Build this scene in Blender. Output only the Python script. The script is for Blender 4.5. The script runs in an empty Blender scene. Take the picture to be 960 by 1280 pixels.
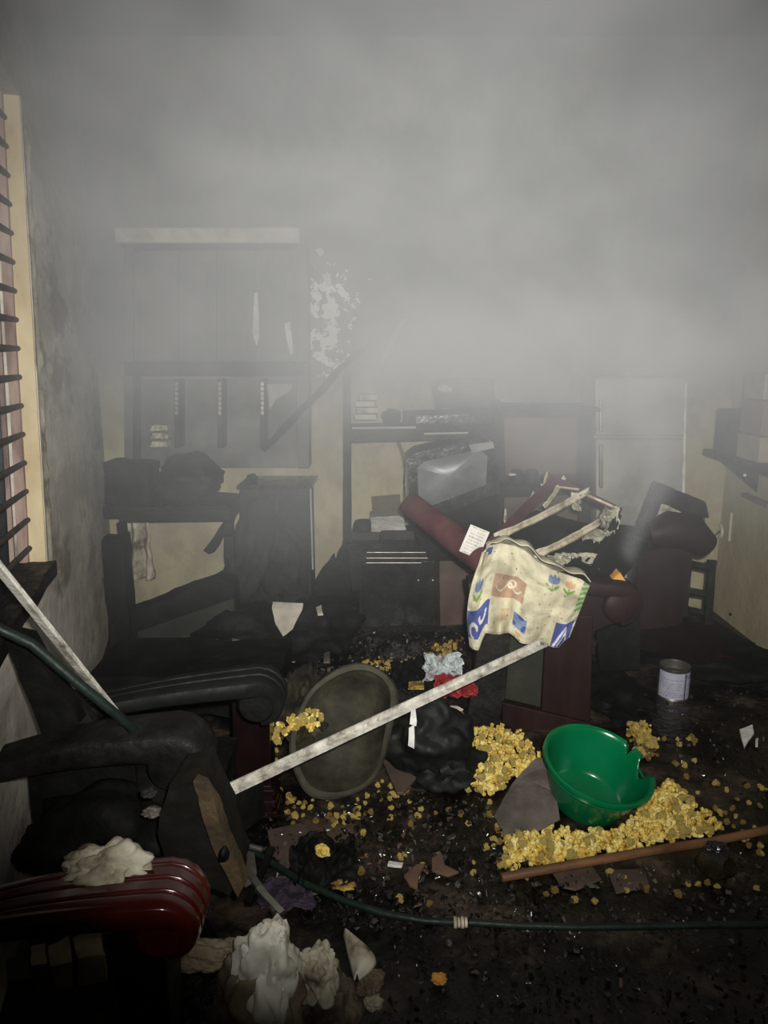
import bpy, bmesh, math, random
from mathutils import Vector, Matrix, noise, Euler
R = random.Random(7)
S = bpy.context.scene
COL = S.collection
PI = math.pi
# ------------------------------------------------------------------ camera
F_PX, PITCH, CH = 924.0, math.radians(12.0), 1.5
cd = bpy.data.cameras.new('camera'); cam = bpy.data.objects.new('camera', cd); COL.objects.link(cam)
cam.location = (0, 0, CH); cam.rotation_euler = (PI/2 - PITCH, 0, 0)
cd.sensor_fit = 'VERTICAL'; cd.sensor_height = 36.0; cd.lens = 36.0*F_PX/1280.0
cd.clip_start = 0.02; cd.clip_end = 60
S.camera = cam
# ------------------------------------------------------------------ world (night outside)
w = bpy.data.worlds.new('night'); S.world = w; w.use_nodes = True
w.node_tree.nodes['Background'].inputs[0].default_value = (0.55, 0.62, 0.75, 1)
w.node_tree.nodes['Background'].inputs[1].default_value = 0.004
# ------------------------------------------------------------------ the hand torch / phone flash that lights the room
ld = bpy.data.lights.new('hand_torch', 'SPOT'); torch = bpy.data.objects.new('hand_torch', ld); COL.objects.link(torch)
ld.energy = 500; ld.color = (1.0, 0.975, 0.925); ld.shadow_soft_size = 0.025
ld.spot_size = math.radians(94); ld.spot_blend = 1.0
torch.location = (0.06, -0.02, 1.58)
_d = Vector((0.065, 1.0, -0.065)); torch.rotation_euler = _d.to_track_quat('-Z', 'Y').to_euler()
S.view_settings.view_transform = 'Standard'; S.view_settings.look = 'None'
S.view_settings.gamma = 1.0; S.view_settings.use_curve_mapping = False
S.view_settings.exposure = 0.0
cy = S.cycles
cy.use_denoising = True; cy.denoiser = 'OPENIMAGEDENOISE'; cy.max_bounces = 6; cy.volume_bounces = 0
cy.diffuse_bounces = 2; cy.glossy_bounces = 2; cy.transmission_bounces = 5; cy.transparent_max_bounces = 6
cy.volume_step_rate = 1.0; cy.volume_max_steps = 64; cy.sample_clamp_indirect = 4.0
cy.use_adaptive_sampling = False
# ------------------------------------------------------------------ a pixel of the photo -> a point of the room
def ray(px, py):
    x = (px-480)/F_PX; v = (640-py)/F_PX
    c, s = math.cos(PITCH), math.sin(PITCH)
    return Vector((x, c+v*s, -s+v*c))
def Y(px, py, y): d = ray(px, py); t = y/d.y; return Vector((d.x*t, y, CH+d.z*t))
def Z(px, py, z=0.0): d = ray(px, py); t = (z-CH)/d.z; return Vector((d.x*t, d.y*t, z))
# ------------------------------------------------------------------ materials
MATS = {}
def _n(nt, t, **k):
    n = nt.nodes.new(t)
    for a, b in k.items(): setattr(n, a, b)
    return n
def mat(name, cols, scale=6, rough=0.7, bump=0.2, detail=6, stretch=(1,1,1), rough2=None, pos=None, metal=0.0, spec=0.5, coord='Object', bscale=None, coat=0.0):
    """cols: 2..4 colours picked by fractal noise"""
    m = bpy.data.materials.new(name); m.use_nodes = True; nt = m.node_tree; L = nt.links
    b = nt.nodes['Principled BSDF']
    tc = _n(nt, 'ShaderNodeTexCoord'); mp = _n(nt, 'ShaderNodeMapping'); mp.inputs['Scale'].default_value = stretch
    L.new(tc.outputs[coord], mp.inputs[0])
    no = _n(nt, 'ShaderNodeTexNoise'); no.inputs['Scale'].default_value = scale; no.inputs['Detail'].default_value = detail
    no.inputs['Roughness'].default_value = 0.62
    L.new(mp.outputs[0], no.inputs[0])
    cr = _n(nt, 'ShaderNodeValToRGB'); els = cr.color_ramp.elements
    pos = pos or [0.36+0.28*i/(len(cols)-1) for i in range(len(cols))]
    while len(els) < len(cols): els.new(0.5)
    for e, p, c in zip(els, pos, cols): e.position = p; e.color = (*c, 1)
    L.new(no.outputs['Fac'], cr.inputs[0]); L.new(cr.outputs[0], b.inputs['Base Color'])
    n2 = _n(nt, 'ShaderNodeTexNoise'); n2.inputs['Scale'].default_value = bscale or scale*3.7; n2.inputs['Detail'].default_value = 5
    L.new(mp.outputs[0], n2.inputs[0])
    mr = _n(nt, 'ShaderNodeMapRange'); mr.inputs[1].default_value = 0.35; mr.inputs[2].default_value = 0.65
    mr.inputs[3].default_value = rough if rough2 is None else rough2; mr.inputs[4].default_value = rough
    L.new(n2.outputs['Fac'], mr.inputs[0]); L.new(mr.outputs[0], b.inputs['Roughness'])
    if bump:
        bp = _n(nt, 'ShaderNodeBump'); bp.inputs['Strength'].default_value = bump; bp.inputs['Distance'].default_value = 0.012
        L.new(n2.outputs['Fac'], bp.inputs['Height']); L.new(bp.outputs[0], b.inputs['Normal'])
    b.inputs['Metallic'].default_value = metal; b.inputs['Specular IOR Level'].default_value = spec
    b.inputs['Coat Weight'].default_value = coat; b.inputs['Coat Roughness'].default_value = 0.15
    m['nodes'] = 1; MATS[name] = m; return m
def vmat(name, rough=0.8, bump=0.3, bscale=40, grime=0.25, gscale=9, transl=False):
    """printed cloth or paper: colour from the mesh's colour layer, with grime"""
    m = bpy.data.materials.new(name); m.use_nodes = True; nt = m.node_tree; L = nt.links
    b = nt.nodes['Principled BSDF']; b.inputs['Roughness'].default_value = rough
    at = _n(nt, 'ShaderNodeVertexColor', layer_name='print')
    tc = _n(nt, 'ShaderNodeTexCoord'); no = _n(nt, 'ShaderNodeTexNoise'); no.inputs['Scale'].default_value = gscale; no.inputs['Detail'].default_value = 7
    L.new(tc.outputs['Object'], no.inputs[0])
    mr = _n(nt, 'ShaderNodeMapRange'); mr.inputs[1].default_value = 0.35; mr.inputs[2].default_value = 0.68; mr.inputs[3].default_value = 1.0-grime; mr.inputs[4].default_value = 1.0
    L.new(no.outputs['Fac'], mr.inputs[0])
    mx = _n(nt, 'ShaderNodeMix', data_type='RGBA', blend_type='MULTIPLY'); mx.inputs[0].default_value = 1.0
    L.new(at.outputs[0], mx.inputs[6]); L.new(mr.outputs[0], mx.inputs[7]); L.new(mx.outputs[2], b.inputs['Base Color'])
    n2 = _n(nt, 'ShaderNodeTexNoise'); n2.inputs['Scale'].default_value = bscale; L.new(tc.outputs['Object'], n2.inputs[0])
    bp = _n(nt, 'ShaderNodeBump'); bp.inputs['Strength'].default_value = bump; bp.inputs['Distance'].default_value = 0.006
    L.new(n2.outputs['Fac'], bp.inputs['Height']); L.new(bp.outputs[0], b.inputs['Normal'])
    return m
M = {}
M['char']   = mat('charred_wood', [(.004,.004,.0035),(.009,.008,.007),(.018,.017,.014)], 9, .7, .5, rough2=.45, spec=.18)
M['charD']  = mat('deep_black_char', [(.003,.003,.0025),(.006,.006,.005),(.010,.010,.008)], 8, .75, .5, rough2=.55, spec=.1)
M['charG']  = mat('grey_ashed_char', [(.006,.006,.005),(.018,.018,.016),(.038,.038,.033)], 7, .75, .5, spec=.2)
M['sootHazeP']  = mat('sooty_painted_haze_panel', [(.03,.03,.026),(.07,.07,.062),(.12,.117,.105)], 4, .6, .3)  # soot grey, lightened so the colour itself carries the smoke haze over the cupboard
M['olive']  = mat('sooty_olive_board', [(.018,.02,.014),(.024,.026,.018),(.038,.038,.027)], 5, .7, .3, spec=.2)
M['maroon'] = mat('sooty_maroon_varnish', [(.009,.004,.004),(.016,.006,.0055),(.022,.009,.008)], 5, .65, .12, rough2=.5, spec=.2, stretch=(1,1,.3))
M['maroonB']= mat('bright_maroon_upholstery', [(.05,.018,.018),(.085,.028,.027),(.12,.05,.045)], 7, .7, .15, spec=.2)
M['gloss']  = mat('glossy_red_brown_varnish', [(.028,.003,.002),(.045,.0045,.003),(.06,.008,.005)], 5, .24, .05, rough2=.16, coat=.6)
M['darkred']= mat('dark_red_varnish', [(.006,.0025,.0025),(.010,.003,.003)], 5, .35, .1, rough2=.22, coat=.3, spec=.3)
M['brown']  = mat('brown_board', [(.045,.026,.018),(.075,.044,.03),(.11,.066,.047)], 4, .6, .15)
M['cream']  = mat('cream_wood_strip', [(.22,.19,.13),(.45,.40,.29),(.62,.57,.43)], 14, .7, .3)
M['pole']   = mat('weathered_white_metal', [(.12,.11,.09),(.36,.34,.29),(.62,.6,.53)], 22, .5, .3, pos=[.3,.42,.6])
M['hose']   = mat('green_rubber_hose', [(.005,.011,.008),(.012,.022,.016)], 12, .6, .2, rough2=.45, spec=.3)
M['stick']  = mat('brown_wooden_stick', [(.07,.03,.012),(.15,.07,.03),(.2,.1,.045)], 9, .55, .3, stretch=(.3,1,1))
M['green']  = mat('green_plastic', [(0.0,.085,.028),(0.0,.13,.045)], 3, .28, .0, rough2=.2)
M['tin']    = mat('bare_tin', [(.25,.24,.2),(.45,.43,.38)], 8, .35, .1, metal=.9)
M['black']  = mat('black_plastic', [(.004,.005,.004),(.009,.010,.008)], 8, .7, .2, rough2=.5, spec=.15)
M['blackgl']= mat('glossy_black_lacquer', [(.008,.008,.009),(.02,.02,.02)], 8, .3, .25, rough2=.15)
M['screen'] = mat('sooty_glass_screen', [(.10,.11,.11),(.17,.18,.18),(.25,.26,.25)], 3, .35, .1)
M['foamY']  = mat('yellow_foam', [(.20,.10,.008),(.58,.38,.06),(.72,.56,.14),(.78,.70,.36)], 26, .85, .8, pos=[.34,.44,.54,.66], bscale=90)
M['foamD']  = mat('scorched_foam', [(.05,.025,.008),(.3,.18,.03),(.6,.42,.08)], 18, .85, .8, bscale=80)
M['foamB']  = mat('burnt_cushion_foam', [(.005,.0045,.004),(.008,.007,.005),(.015,.012,.008)], 5, .8, .8, spec=.15)
M['foamF']  = mat('brown_foam_face', [(.02,.011,.003),(.04,.024,.008),(.068,.042,.013)], 6, .85, .6, bscale=60)
M['shard']  = mat('grey_brown_shard', [(.05,.042,.036),(.085,.072,.06),(.12,.10,.085)], 8, .6, .3)
M['shardB'] = mat('brown_tile_shard', [(.05,.035,.027),(.085,.06,.046)], 6, .6, .3)
M['plasterC']= mat('broken_plaster', [(.3,.27,.22),(.42,.38,.31),(.52,.48,.4)], 8, .9, .4)
M['white']  = mat('white_scrap', [(.45,.44,.42),(.7,.69,.66)], 14, .7, .4)
M['bone']   = mat('dirty_white_rag', [(.08,.06,.035),(.34,.30,.21),(.55,.52,.42)], 7, .85, .3, pos=[.38,.47,.6])
M['boneW']  = mat('greyish_white_cloth', [(.16,.13,.08),(.48,.45,.36),(.66,.64,.56)], 6, .85, .25, pos=[.33,.43,.6])
M['ragB']   = mat('brown_rag', [(.04,.03,.018),(.13,.1,.062),(.24,.19,.12)], 7, .85, .5)
M['ragG']   = mat('pale_fabric_scrap', [(.12,.11,.08),(.35,.33,.25),(.55,.53,.42)], 18, .85, .5)
M['red']    = mat('red_fabric', [(.16,.01,.012),(.3,.02,.025)], 8, .6, .3)
M['plastic']= mat('crumpled_plastic_bag', [(.2,.12,.1),(.35,.4,.4),(.6,.64,.62)], 12, .3, .5, pos=[.36,.46,.6])
M['rubber'] = mat('dusty_olive_rubber', [(.012,.012,.007),(.028,.025,.015),(.05,.044,.028)], 8, .75, .4, spec=.25)
M['rubberR'] = mat('pale_dusty_rubber', [(.030,.028,.019),(.060,.054,.037)], 9, .75, .4, spec=.25)
M['debris'] = mat('wet_black_debris', [(.004,.004,.003),(.012,.011,.008),(.03,.026,.02)], 4, .35, .5, rough2=.12)
M['debris2']= mat('grey_debris', [(.015,.013,.011),(.05,.044,.037),(.10,.09,.078)], 4, .35, .5, rough2=.18)
M['chipB']  = mat('tan_debris', [(.07,.04,.025),(.15,.085,.055)], 6, .5, .4)
M['winwood']= mat('pinkish_bare_wood', [(.12,.07,.055),(.3,.2,.165),(.42,.31,.26)], 12, .8, .3, stretch=(1,1,.12))
M['iron']   = mat('rusty_iron_bar', [(.02,.014,.012),(.06,.045,.04)], 20, .7, .4)
M['leaf']   = mat('leaf_green', [(.015,.04,.012),(.05,.1,.035)], 9, .5, .1)
M['stone']  = mat('tan_stone', [(.12,.09,.05),(.26,.21,.13),(.34,.29,.2)], 6, .8, .4)
M['boxP']   = mat('pinkish_carton', [(.13,.1,.085),(.2,.155,.13)], 5, .8, .1)
M['boxB']   = mat('beige_carton', [(.22,.19,.13),(.32,.28,.2)], 5, .8, .1)
M['fridge'] = mat('sooty_white_enamel', [(.16,.155,.14),(.27,.265,.24),(.36,.35,.32)], 2.5, .5, .05)
M['switch'] = mat('cream_switch_plastic', [(.4,.38,.28),(.55,.52,.4)], 5, .5, .0)
M['purple'] = mat('purple_netting', [(.02,.012,.02),(.04,.025,.045)], 12, .8, .3)
M['burgslat']= mat('burgundy_frame', [(.05,.015,.02),(.09,.03,.035)], 6, .5, .1)
M['amber']  = mat('amber_foam', [(.5,.22,.03),(.7,.36,.06)], 9, .8, .3)
def glass(name, tint, rough=.05):
    m = bpy.data.materials.new(name); m.use_nodes = True; nt = m.node_tree
    b = nt.nodes['Principled BSDF']; b.inputs['Base Color'].default_value = (*tint, 1); b.inputs['Roughness'].default_value = rough
    b.inputs['Transmission Weight'].default_value = 1.0; b.inputs['IOR'].default_value = 1.45
    n2 = _n(nt, 'ShaderNodeTexNoise'); n2.inputs['Scale'].default_value = 25
    bp = _n(nt, 'ShaderNodeBump'); bp.inputs['Strength'].default_value = .3; bp.inputs['Distance'].default_value = .01
    nt.links.new(n2.outputs['Fac'], bp.inputs['Height']); nt.links.new(bp.outputs[0], b.inputs['Normal']); return m
M['glass'] = glass('dirty_clear_glass', (.85,.85,.8))
# back wall: cream distemper, soot stain from mid height up, flaked white patches
def wall_mat(name, low, lowB, soot, sootB, z0, z1, flakes=None, streak=False):
    m = bpy.data.materials.new(name); m.use_nodes = True; nt = m.node_tree; L = nt.links
    b = nt.nodes['Principled BSDF']; b.inputs['Roughness'].default_value = .85
    tc = _n(nt, 'ShaderNodeTexCoord'); sx = _n(nt, 'ShaderNodeSeparateXYZ'); L.new(tc.outputs['Object'], sx.inputs[0])
    mp = _n(nt, 'ShaderNodeMapping'); mp.inputs['Scale'].default_value = (.42,.42,.95) if streak else (1,1,.8); L.new(tc.outputs['Object'], mp.inputs[0])
    def noi(s, d=6, v=None):
        n = _n(nt, 'ShaderNodeTexNoise'); n.inputs['Scale'].default_value = s; n.inputs['Detail'].default_value = d; n.inputs['Roughness'].default_value=.65
        L.new(v or mp.outputs[0], n.inputs[0]); return n.outputs['Fac']
    def mix(f, a, c):
        x = _n(nt, 'ShaderNodeMix', data_type='RGBA'); 
        (L.new(f, x.inputs[0]))
        for i, q in ((6, a), (7, c)):
            if isinstance(q, tuple): x.inputs[i].default_value = (*q, 1)
            else: L.new(q, x.inputs[i])
        return x.outputs[2]
    def mr(v, a, c, lo=0, hi=1):
        x = _n(nt, 'ShaderNodeMapRange'); x.interpolation_type = 'SMOOTHSTEP'
        L.new(v, x.inputs[0]); x.inputs[1].default_value = a; x.inputs[2].default_value = c; x.inputs[3].default_value = lo; x.inputs[4].default_value = hi; return x.outputs[0]
    def math_(op, a, c):
        x = _n(nt, 'ShaderNodeMath', operation=op)
        for i, q in enumerate((a, c)):
            if isinstance(q, (int, float)): x.inputs[i].default_value = q
            else: L.new(q, x.inputs[i])
        return x.outputs[0]
    base = mix(mr(noi(5), .36, .64), low, lowB)
    if streak: base = mix(mr(noi(3.6, 8), .52, .62, 0, .7), base, (.13,.105,.075))
    st = mix(mr(noi(3), .38, .62), soot, sootB)
    zz = math_('ADD', sx.outputs[2], math_('MULTIPLY', math_('SUBTRACT', noi(2.4, 5), .5), 1.1))
    c = mix(mr(zz, z0, z1), base, st)
    for (fx, fz, rx, rz, thr) in flakes or []:
        dx = math_('DIVIDE', math_('SUBTRACT', sx.outputs[0], fx), rx); dz = math_('DIVIDE', math_('SUBTRACT', sx.outputs[2], fz), rz)
        d2 = math_('ADD', math_('MULTIPLY', dx, dx), math_('MULTIPLY', dz, dz))
        f = math_('SUBTRACT', noi(19, 10, tc.outputs['Object']), math_('MULTIPLY', d2, .16))
        c = mix(mr(f, thr, thr+.02), c, (.85,.85,.78))
    L.new(c, b.inputs['Base Color'])
    bp = _n(nt, 'ShaderNodeBump'); bp.inputs['Strength'].default_value = .45; bp.inputs['Distance'].default_value = .015
    L.new(noi(14, 8, tc.outputs['Object']), bp.inputs['Height']); L.new(bp.outputs[0], b.inputs['Normal']); return m
# ------------------------------------------------------------------ mesh builder
ORG = {}
class MB:
    def __init__(s): s.v = []; s.f = []; s.c = None
    def add(s, vs, fs):
        o = len(s.v); s.v += [Vector(p) for p in vs]; s.f += [tuple(i+o for i in f) for f in fs]; return s
    def box(s, c, size, rot=None):
        c = Vector(c); m = rot if rot is not None else Matrix.Identity(3); h = Vector(size)/2
        vs = [c + m @ Vector((x*h.x, y*h.y, z*h.z)) for x in (-1,1) for y in (-1,1) for z in (-1,1)]
        return s.add(vs, [(0,1,3,2),(4,6,7,5),(0,4,5,1),(2,3,7,6),(0,2,6,4),(1,5,7,3)])
    def beam(s, a, b, w, h, up=(0,0,1), n=1, jit=0):
        a, b = Vector(a), Vector(b); d = (b-a).normalized(); sd = d.cross(Vector(up)).normalized(); u = sd.cross(d)
        vs = []; fs = []
        for i in range(n+1):
            p = a.lerp(b, i/n)
            for x, y in ((-1,-1),(1,-1),(1,1),(-1,1)):
                k = 1 + (R.uniform(-jit, jit) if jit else 0)
                vs.append(p + sd*(x*w/2*k) + u*(y*h/2*k))
        for i in range(n):
            for k in range(4): fs.append((i*4+k, i*4+(k+1)%4, i*4+4+(k+1)%4, i*4+4+k))
        fs += [(3,2,1,0), (n*4, n*4+1, n*4+2, n*4+3)]
        return s.add(vs, fs)
    def prism(s, pts, ext):
        """outline of world points extruded by the vector ext"""
        n = len(pts); e = Vector(ext)
        vs = [Vector(p) for p in pts] + [Vector(p)+e for p in pts]
        fs = [tuple(range(n)), tuple(range(2*n-1, n-1, -1))] + [(i, n+i, n+(i+1)%n, (i+1)%n) for i in range(n)]
        return s.add(vs, fs)
    def sweep(s, path, section, up=(0,1,0), scales=None):
        """section: list of (a,b) offsets along side and normal"""
        path = [Vector(p) for p in path]; n = len(path); k = len(section); vs = []; fs = []
        for i, p in enumerate(path):
            t = (path[min(i+1, n-1)] - path[max(i-1, 0)]).normalized()
            sd = Vector(up); sd = (sd - t*sd.dot(t)).normalized(); nn = t.cross(sd)
            sc = scales[i] if scales else 1
            for a, b in section: vs.append(p + sd*a*sc + nn*b*sc)
        for i in range(n-1):
            for j in range(k): fs.append((i*k+j, i*k+(j+1)%k, (i+1)*k+(j+1)%k, (i+1)*k+j))
        fs += [tuple(range(k-1, -1, -1)), tuple((n-1)*k+j for j in range(k))]
        return s.add(vs, fs)
    def tube(s, path, r, seg=10, up=(0,1,.03)):
        rs = r if isinstance(r, (list, tuple)) else None
        sec = [(math.cos(2*PI*i/seg)*(1 if rs else r), math.sin(2*PI*i/seg)*(1 if rs else r)) for i in range(seg)]
        return s.sweep(path, sec, up, rs)
    def lathe(s, prof, seg=32, mtx=None, closed=False):
        mtx = mtx or Matrix.Identity(4); vs = []; fs = []; n = len(prof)
        for r, z in prof:
            for i in range(seg):
                a = 2*PI*i/seg; vs.append(mtx @ Vector((r*math.cos(a), r*math.sin(a), z)))
        for j in range(n-1 + (1 if closed else 0)):
            for i in range(seg):
                a, b = j*seg, ((j+1) % n)*seg
                fs.append((a+i, a+(i+1)%seg, b+(i+1)%seg, b+i))
        return s.add(vs, fs)
    def grid(s, fn, nu, nv, colfn=None):
        o = len(s.v)
        for j in range(nv+1):
            for i in range(nu+1): s.v.append(Vector(fn(i/nu, j/nv)))
        for j in range(nv):
            for i in range(nu):
                a = o+j*(nu+1)+i; s.f.append((a, a+1, a+nu+2, a+nu+1))
        if colfn: s.c = [colfn(i/nu, j/nv) for j in range(nv+1) for i in range(nu+1)]
        return s
def ico(sub=2, amp=.25, fr=1.6, seed=0, sc=(1,1,1)):
    bm = bmesh.new(); bmesh.ops.create_icosphere(bm, subdivisions=sub, radius=1)
    for v in bm.verts:
        n = noise.fractal(v.co*fr + Vector((seed*7.3, seed*3.1, 0)), 1.0, 2.0, 3)
        v.co *= 1 + amp*n
        v.co = Vector((v.co.x*sc[0], v.co.y*sc[1], v.co.z*sc[2]))
    vs = [v.co.copy() for v in bm.verts]; fs = [tuple(v.index for v in f.verts) for f in bm.faces]; bm.free(); return vs, fs
def hull(n=9, sc=(1,1,1), seed=0):
    rr = random.Random(seed); bm = bmesh.new()
    for _ in range(n):
        v = Vector((rr.uniform(-1,1), rr.uniform(-1,1), rr.uniform(-1,1))); v.normalize(); v *= rr.uniform(.7, 1)
        bm.verts.new((v.x*sc[0], v.y*sc[1], v.z*sc[2]))
    g = bmesh.ops.convex_hull(bm, input=list(bm.verts))
    bmesh.ops.delete(bm, geom=[x for x in g['geom_interior'] if isinstance(x, bmesh.types.BMVert)], context='VERTS')
    bm.verts.index_update()
    vs = [v.co.copy() for v in bm.verts]; fs = [tuple(v.index for v in f.verts) for f in bm.faces]; bm.free(); return vs, fs
def tagp(o, label=None, cat=None, group=None, kind=None):
    if label: o['label'] = label
    if cat: o['category'] = cat
    if group: o['group'] = group
    if kind: o['kind'] = kind
    return o
def worg(o):
    v = Vector((0,0,0))
    while o is not None: v = v + o.location; o = o.parent
    return v
def ob(name, mb, m, parent=None, label=None, cat=None, group=None, kind=None, smooth=None, bevel=0, solid=0, sub=0, world0=False):
    me = bpy.data.meshes.new(name)
    if parent is not None: org = worg(parent)
    elif world0: org = Vector((0,0,0))
    else:
        n = len(mb.v); org = Vector((sum(v.x for v in mb.v)/n, sum(v.y for v in mb.v)/n, min(v.z for v in mb.v)))
    me.from_pydata([v-org for v in mb.v], [], mb.f)
    bm = bmesh.new(); bm.from_mesh(me)
    if not mb.c: bmesh.ops.recalc_face_normals(bm, faces=bm.faces)
    bm.to_mesh(me); bm.free()
    if mb.c:
        at = me.color_attributes.new('print', 'FLOAT_COLOR', 'POINT')
        at.data.foreach_set('color', [x for c in mb.c for x in (*c, 1.0)])
    if m: me.materials.append(m)
    if smooth is not None:
        me.shade_smooth(); me.set_sharp_from_angle(angle=math.radians(smooth))
    me.update()
    o = bpy.data.objects.new(name, me); COL.objects.link(o)
    if parent is not None: o.parent = parent
    else: o.location = org
    if solid:
        md = o.modifiers.new('thickness', 'SOLIDIFY'); md.thickness = solid; md.offset = 0
    if bevel:
        md = o.modifiers.new('edge', 'BEVEL'); md.width = bevel; md.segments = 2; md.limit_method = 'ANGLE'
    if sub:
        md = o.modifiers.new('round', 'SUBSURF'); md.levels = sub; md.render_levels = sub
    return tagp(o, label, cat, group, kind)
def thing(name, label, cat, loc, group=None):
    o = bpy.data.objects.new(name, None); COL.objects.link(o); o.location = Vector(loc); o.empty_display_size = .1
    return tagp(o, label, cat, group)
def noisev(p, f, a): return noise.noise_vector(Vector(p)*f)*a
def rough_up(mb, f=9, a=.008):
    mb.v = [v + noisev(v, f, a) + noisev(v, f*3.1, a*.5) for v in mb.v]; return mb
def dense(mb, it=2):
    """split faces so that burnt edges can be uneven"""
    me = bpy.data.meshes.new('t'); me.from_pydata(mb.v, [], mb.f); bm = bmesh.new(); bm.from_mesh(me)
    bmesh.ops.recalc_face_normals(bm, faces=bm.faces)
    bmesh.ops.triangulate(bm, faces=[f for f in bm.faces if len(f.verts) > 4])
    for _ in range(it): bmesh.ops.subdivide_edges(bm, edges=list(bm.edges), cuts=1, use_grid_fill=True)
    r = MB(); bm.verts.index_update(); r.v = [v.co.copy() for v in bm.verts]; r.f = [tuple(v.index for v in f.verts) for f in bm.faces]
    bm.free(); bpy.data.meshes.remove(me); return r
def pxs(pts, y): return [Y(a, b, y) for a, b in pts]
def slab(pts, y, th=.02): return MB().prism(pxs(pts, y), (0, th, 0))
def flat(pts, z=0.0, th=.01): return MB().prism([Z(a, b, z) for a, b in pts], (0, 0, th))
exec_order = None
#@@SETTING
# ================================================================== THE SETTING
XW = lambda y: -1.14 - .256*(y-2.4)            # the left wall's inner face at depth y
BACK, RIGHT, CEIL = 4.22, 1.97, 3.1
WN = Vector((-.248, .969, 0))                  # along the left wall, away from the camera
WO = Vector((-.969, -.248, 0))                 # out through the left wall
def LW(y, z, out=0.0):
    if 2.18 <= y <= 2.50: y += .19*max(0, min(z, 3.1)-.8)      # the window side leans
    return Vector((XW(y), y, z)) + WO*out
M['wall_back'] = wall_mat('sooted_cream_distemper', (.40,.36,.225), (.29,.255,.165), (.06,.06,.054), (.14,.14,.125), 1.05, 1.5,
                          [(-.29, 1.80, .19, .20, .46), (-.32, 1.54, .16, .18, .48)])
M['wall_left'] = wall_mat('peeling_grey_plaster', (.72,.67,.57), (.44,.40,.33), (.2,.2,.18), (.34,.33,.30), 1.85, 2.5, streak=True)
M['wall_right'] = wall_mat('smoky_olive_wall', (.34,.30,.18), (.40,.355,.22), (.2,.19,.14), (.27,.25,.18), 1.3, 1.9)
M['ceiling'] = mat('smoke_blackened_ceiling', [(.03,.03,.03),(.07,.07,.068)], 2, .9, .2)
M['reveal'] = mat('cream_window_reveal', [(.25,.17,.09),(.5,.39,.22),(.62,.52,.32)], 5, .85, .3, stretch=(1,1,.5), pos=[.3,.42,.62])
# floor: wet soot with brown tile showing through
fm = bpy.data.materials.new('wet_sooty_floor'); fm.use_nodes = True; nt = fm.node_tree; L = nt.links; fb = nt.nodes['Principled BSDF']
tc = _n(nt, 'ShaderNodeTexCoord'); n1 = _n(nt, 'ShaderNodeTexNoise'); n1.inputs['Scale'].default_value = 3.2; n1.inputs['Detail'].default_value = 9; n1.inputs['Roughness'].default_value = .68
L.new(tc.outputs['Object'], n1.inputs[0])
cr = _n(nt, 'ShaderNodeValToRGB'); e = cr.color_ramp.elements; e.new(.5)
for el, p, c in zip(e, (.46, .54, .66), ((.004,.0035,.003),(.018,.014,.010),(.085,.058,.040))): el.position = p; el.color = (*c, 1)
L.new(n1.outputs['Fac'], cr.inputs[0]); L.new(cr.outputs[0], fb.inputs['Base Color'])
n2 = _n(nt, 'ShaderNodeTexNoise'); n2.inputs['Scale'].default_value = 30; n2.inputs['Detail'].default_value = 8; L.new(tc.outputs['Object'], n2.inputs[0])
r1 = _n(nt, 'ShaderNodeMapRange'); r1.inputs[1].default_value = .4; r1.inputs[2].default_value = .6; r1.inputs[3].default_value = .16; r1.inputs[4].default_value = .5
fb.inputs['Specular IOR Level'].default_value = .3; L.new(n1.outputs['Fac'], r1.inputs[0]); L.new(r1.outputs[0], fb.inputs['Roughness'])
bp = _n(nt, 'ShaderNodeBump'); bp.inputs['Strength'].default_value = .55; bp.inputs['Distance'].default_value = .02
L.new(n2.outputs['Fac'], bp.inputs['Height']); L.new(bp.outputs[0], fb.inputs['Normal'])
ob('floor', MB().box((0, 1.6, -.05), (5.4, 6.0, .1)), fm, kind='structure', label='wet floor black with soot, brown tile showing through in patches', world0=True)
ob('ceiling', MB().box((0, 1.6, CEIL+.05), (5.4, 6.0, .1)), M['ceiling'], kind='structure', world0=True)
ob('wall_back', MB().box((.1, BACK+.08, CEIL/2), (4.6, .16, CEIL)), M['wall_back'], kind='structure', label='cream wall stained grey by soot with white flaked patches', world0=True)
ob('wall_right', MB().box((RIGHT+.08, 1.6, CEIL/2), (.16, 5.6, CEIL)), M['wall_right'], kind='structure', label='smoky olive wall on the right with a switch', world0=True)
ob('wall_front', MB().box((.1, -1.4, CEIL/2), (4.6, .16, CEIL)), M['wall_right'], kind='structure', world0=True)
# left wall with the window opening between depth 1.35 and 2.38, z .78 to 2.3
W0, W1, WZ0, WZ1, TH = 1.15, 2.43, .80, 2.35, .10
lw = MB()
def wseg(y0, y1, z0, z1, n=1, m=1):
    vs = [LW(y0,z0), LW(y1,z0), LW(y1,z1), LW(y0,z1)]
    lw.prism(vs, WO*TH)
lw.box((-2.05, -.12, CEIL/2), (.12, 2.55, CEIL)); lw.box((XW(W0)/2-1.05+.02, W0-.03, CEIL/2), (2.1+XW(W0), .1, CEIL)); wseg(W1, 4.25, 0, WZ0); wseg(W1, 4.25, WZ0, CEIL); wseg(W0, W1, 0, WZ0); wseg(W0, W1, WZ1, CEIL)
ob('wall_left', lw, M['wall_left'], kind='structure', label='peeling grey plaster wall around a barred window', world0=True)
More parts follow.
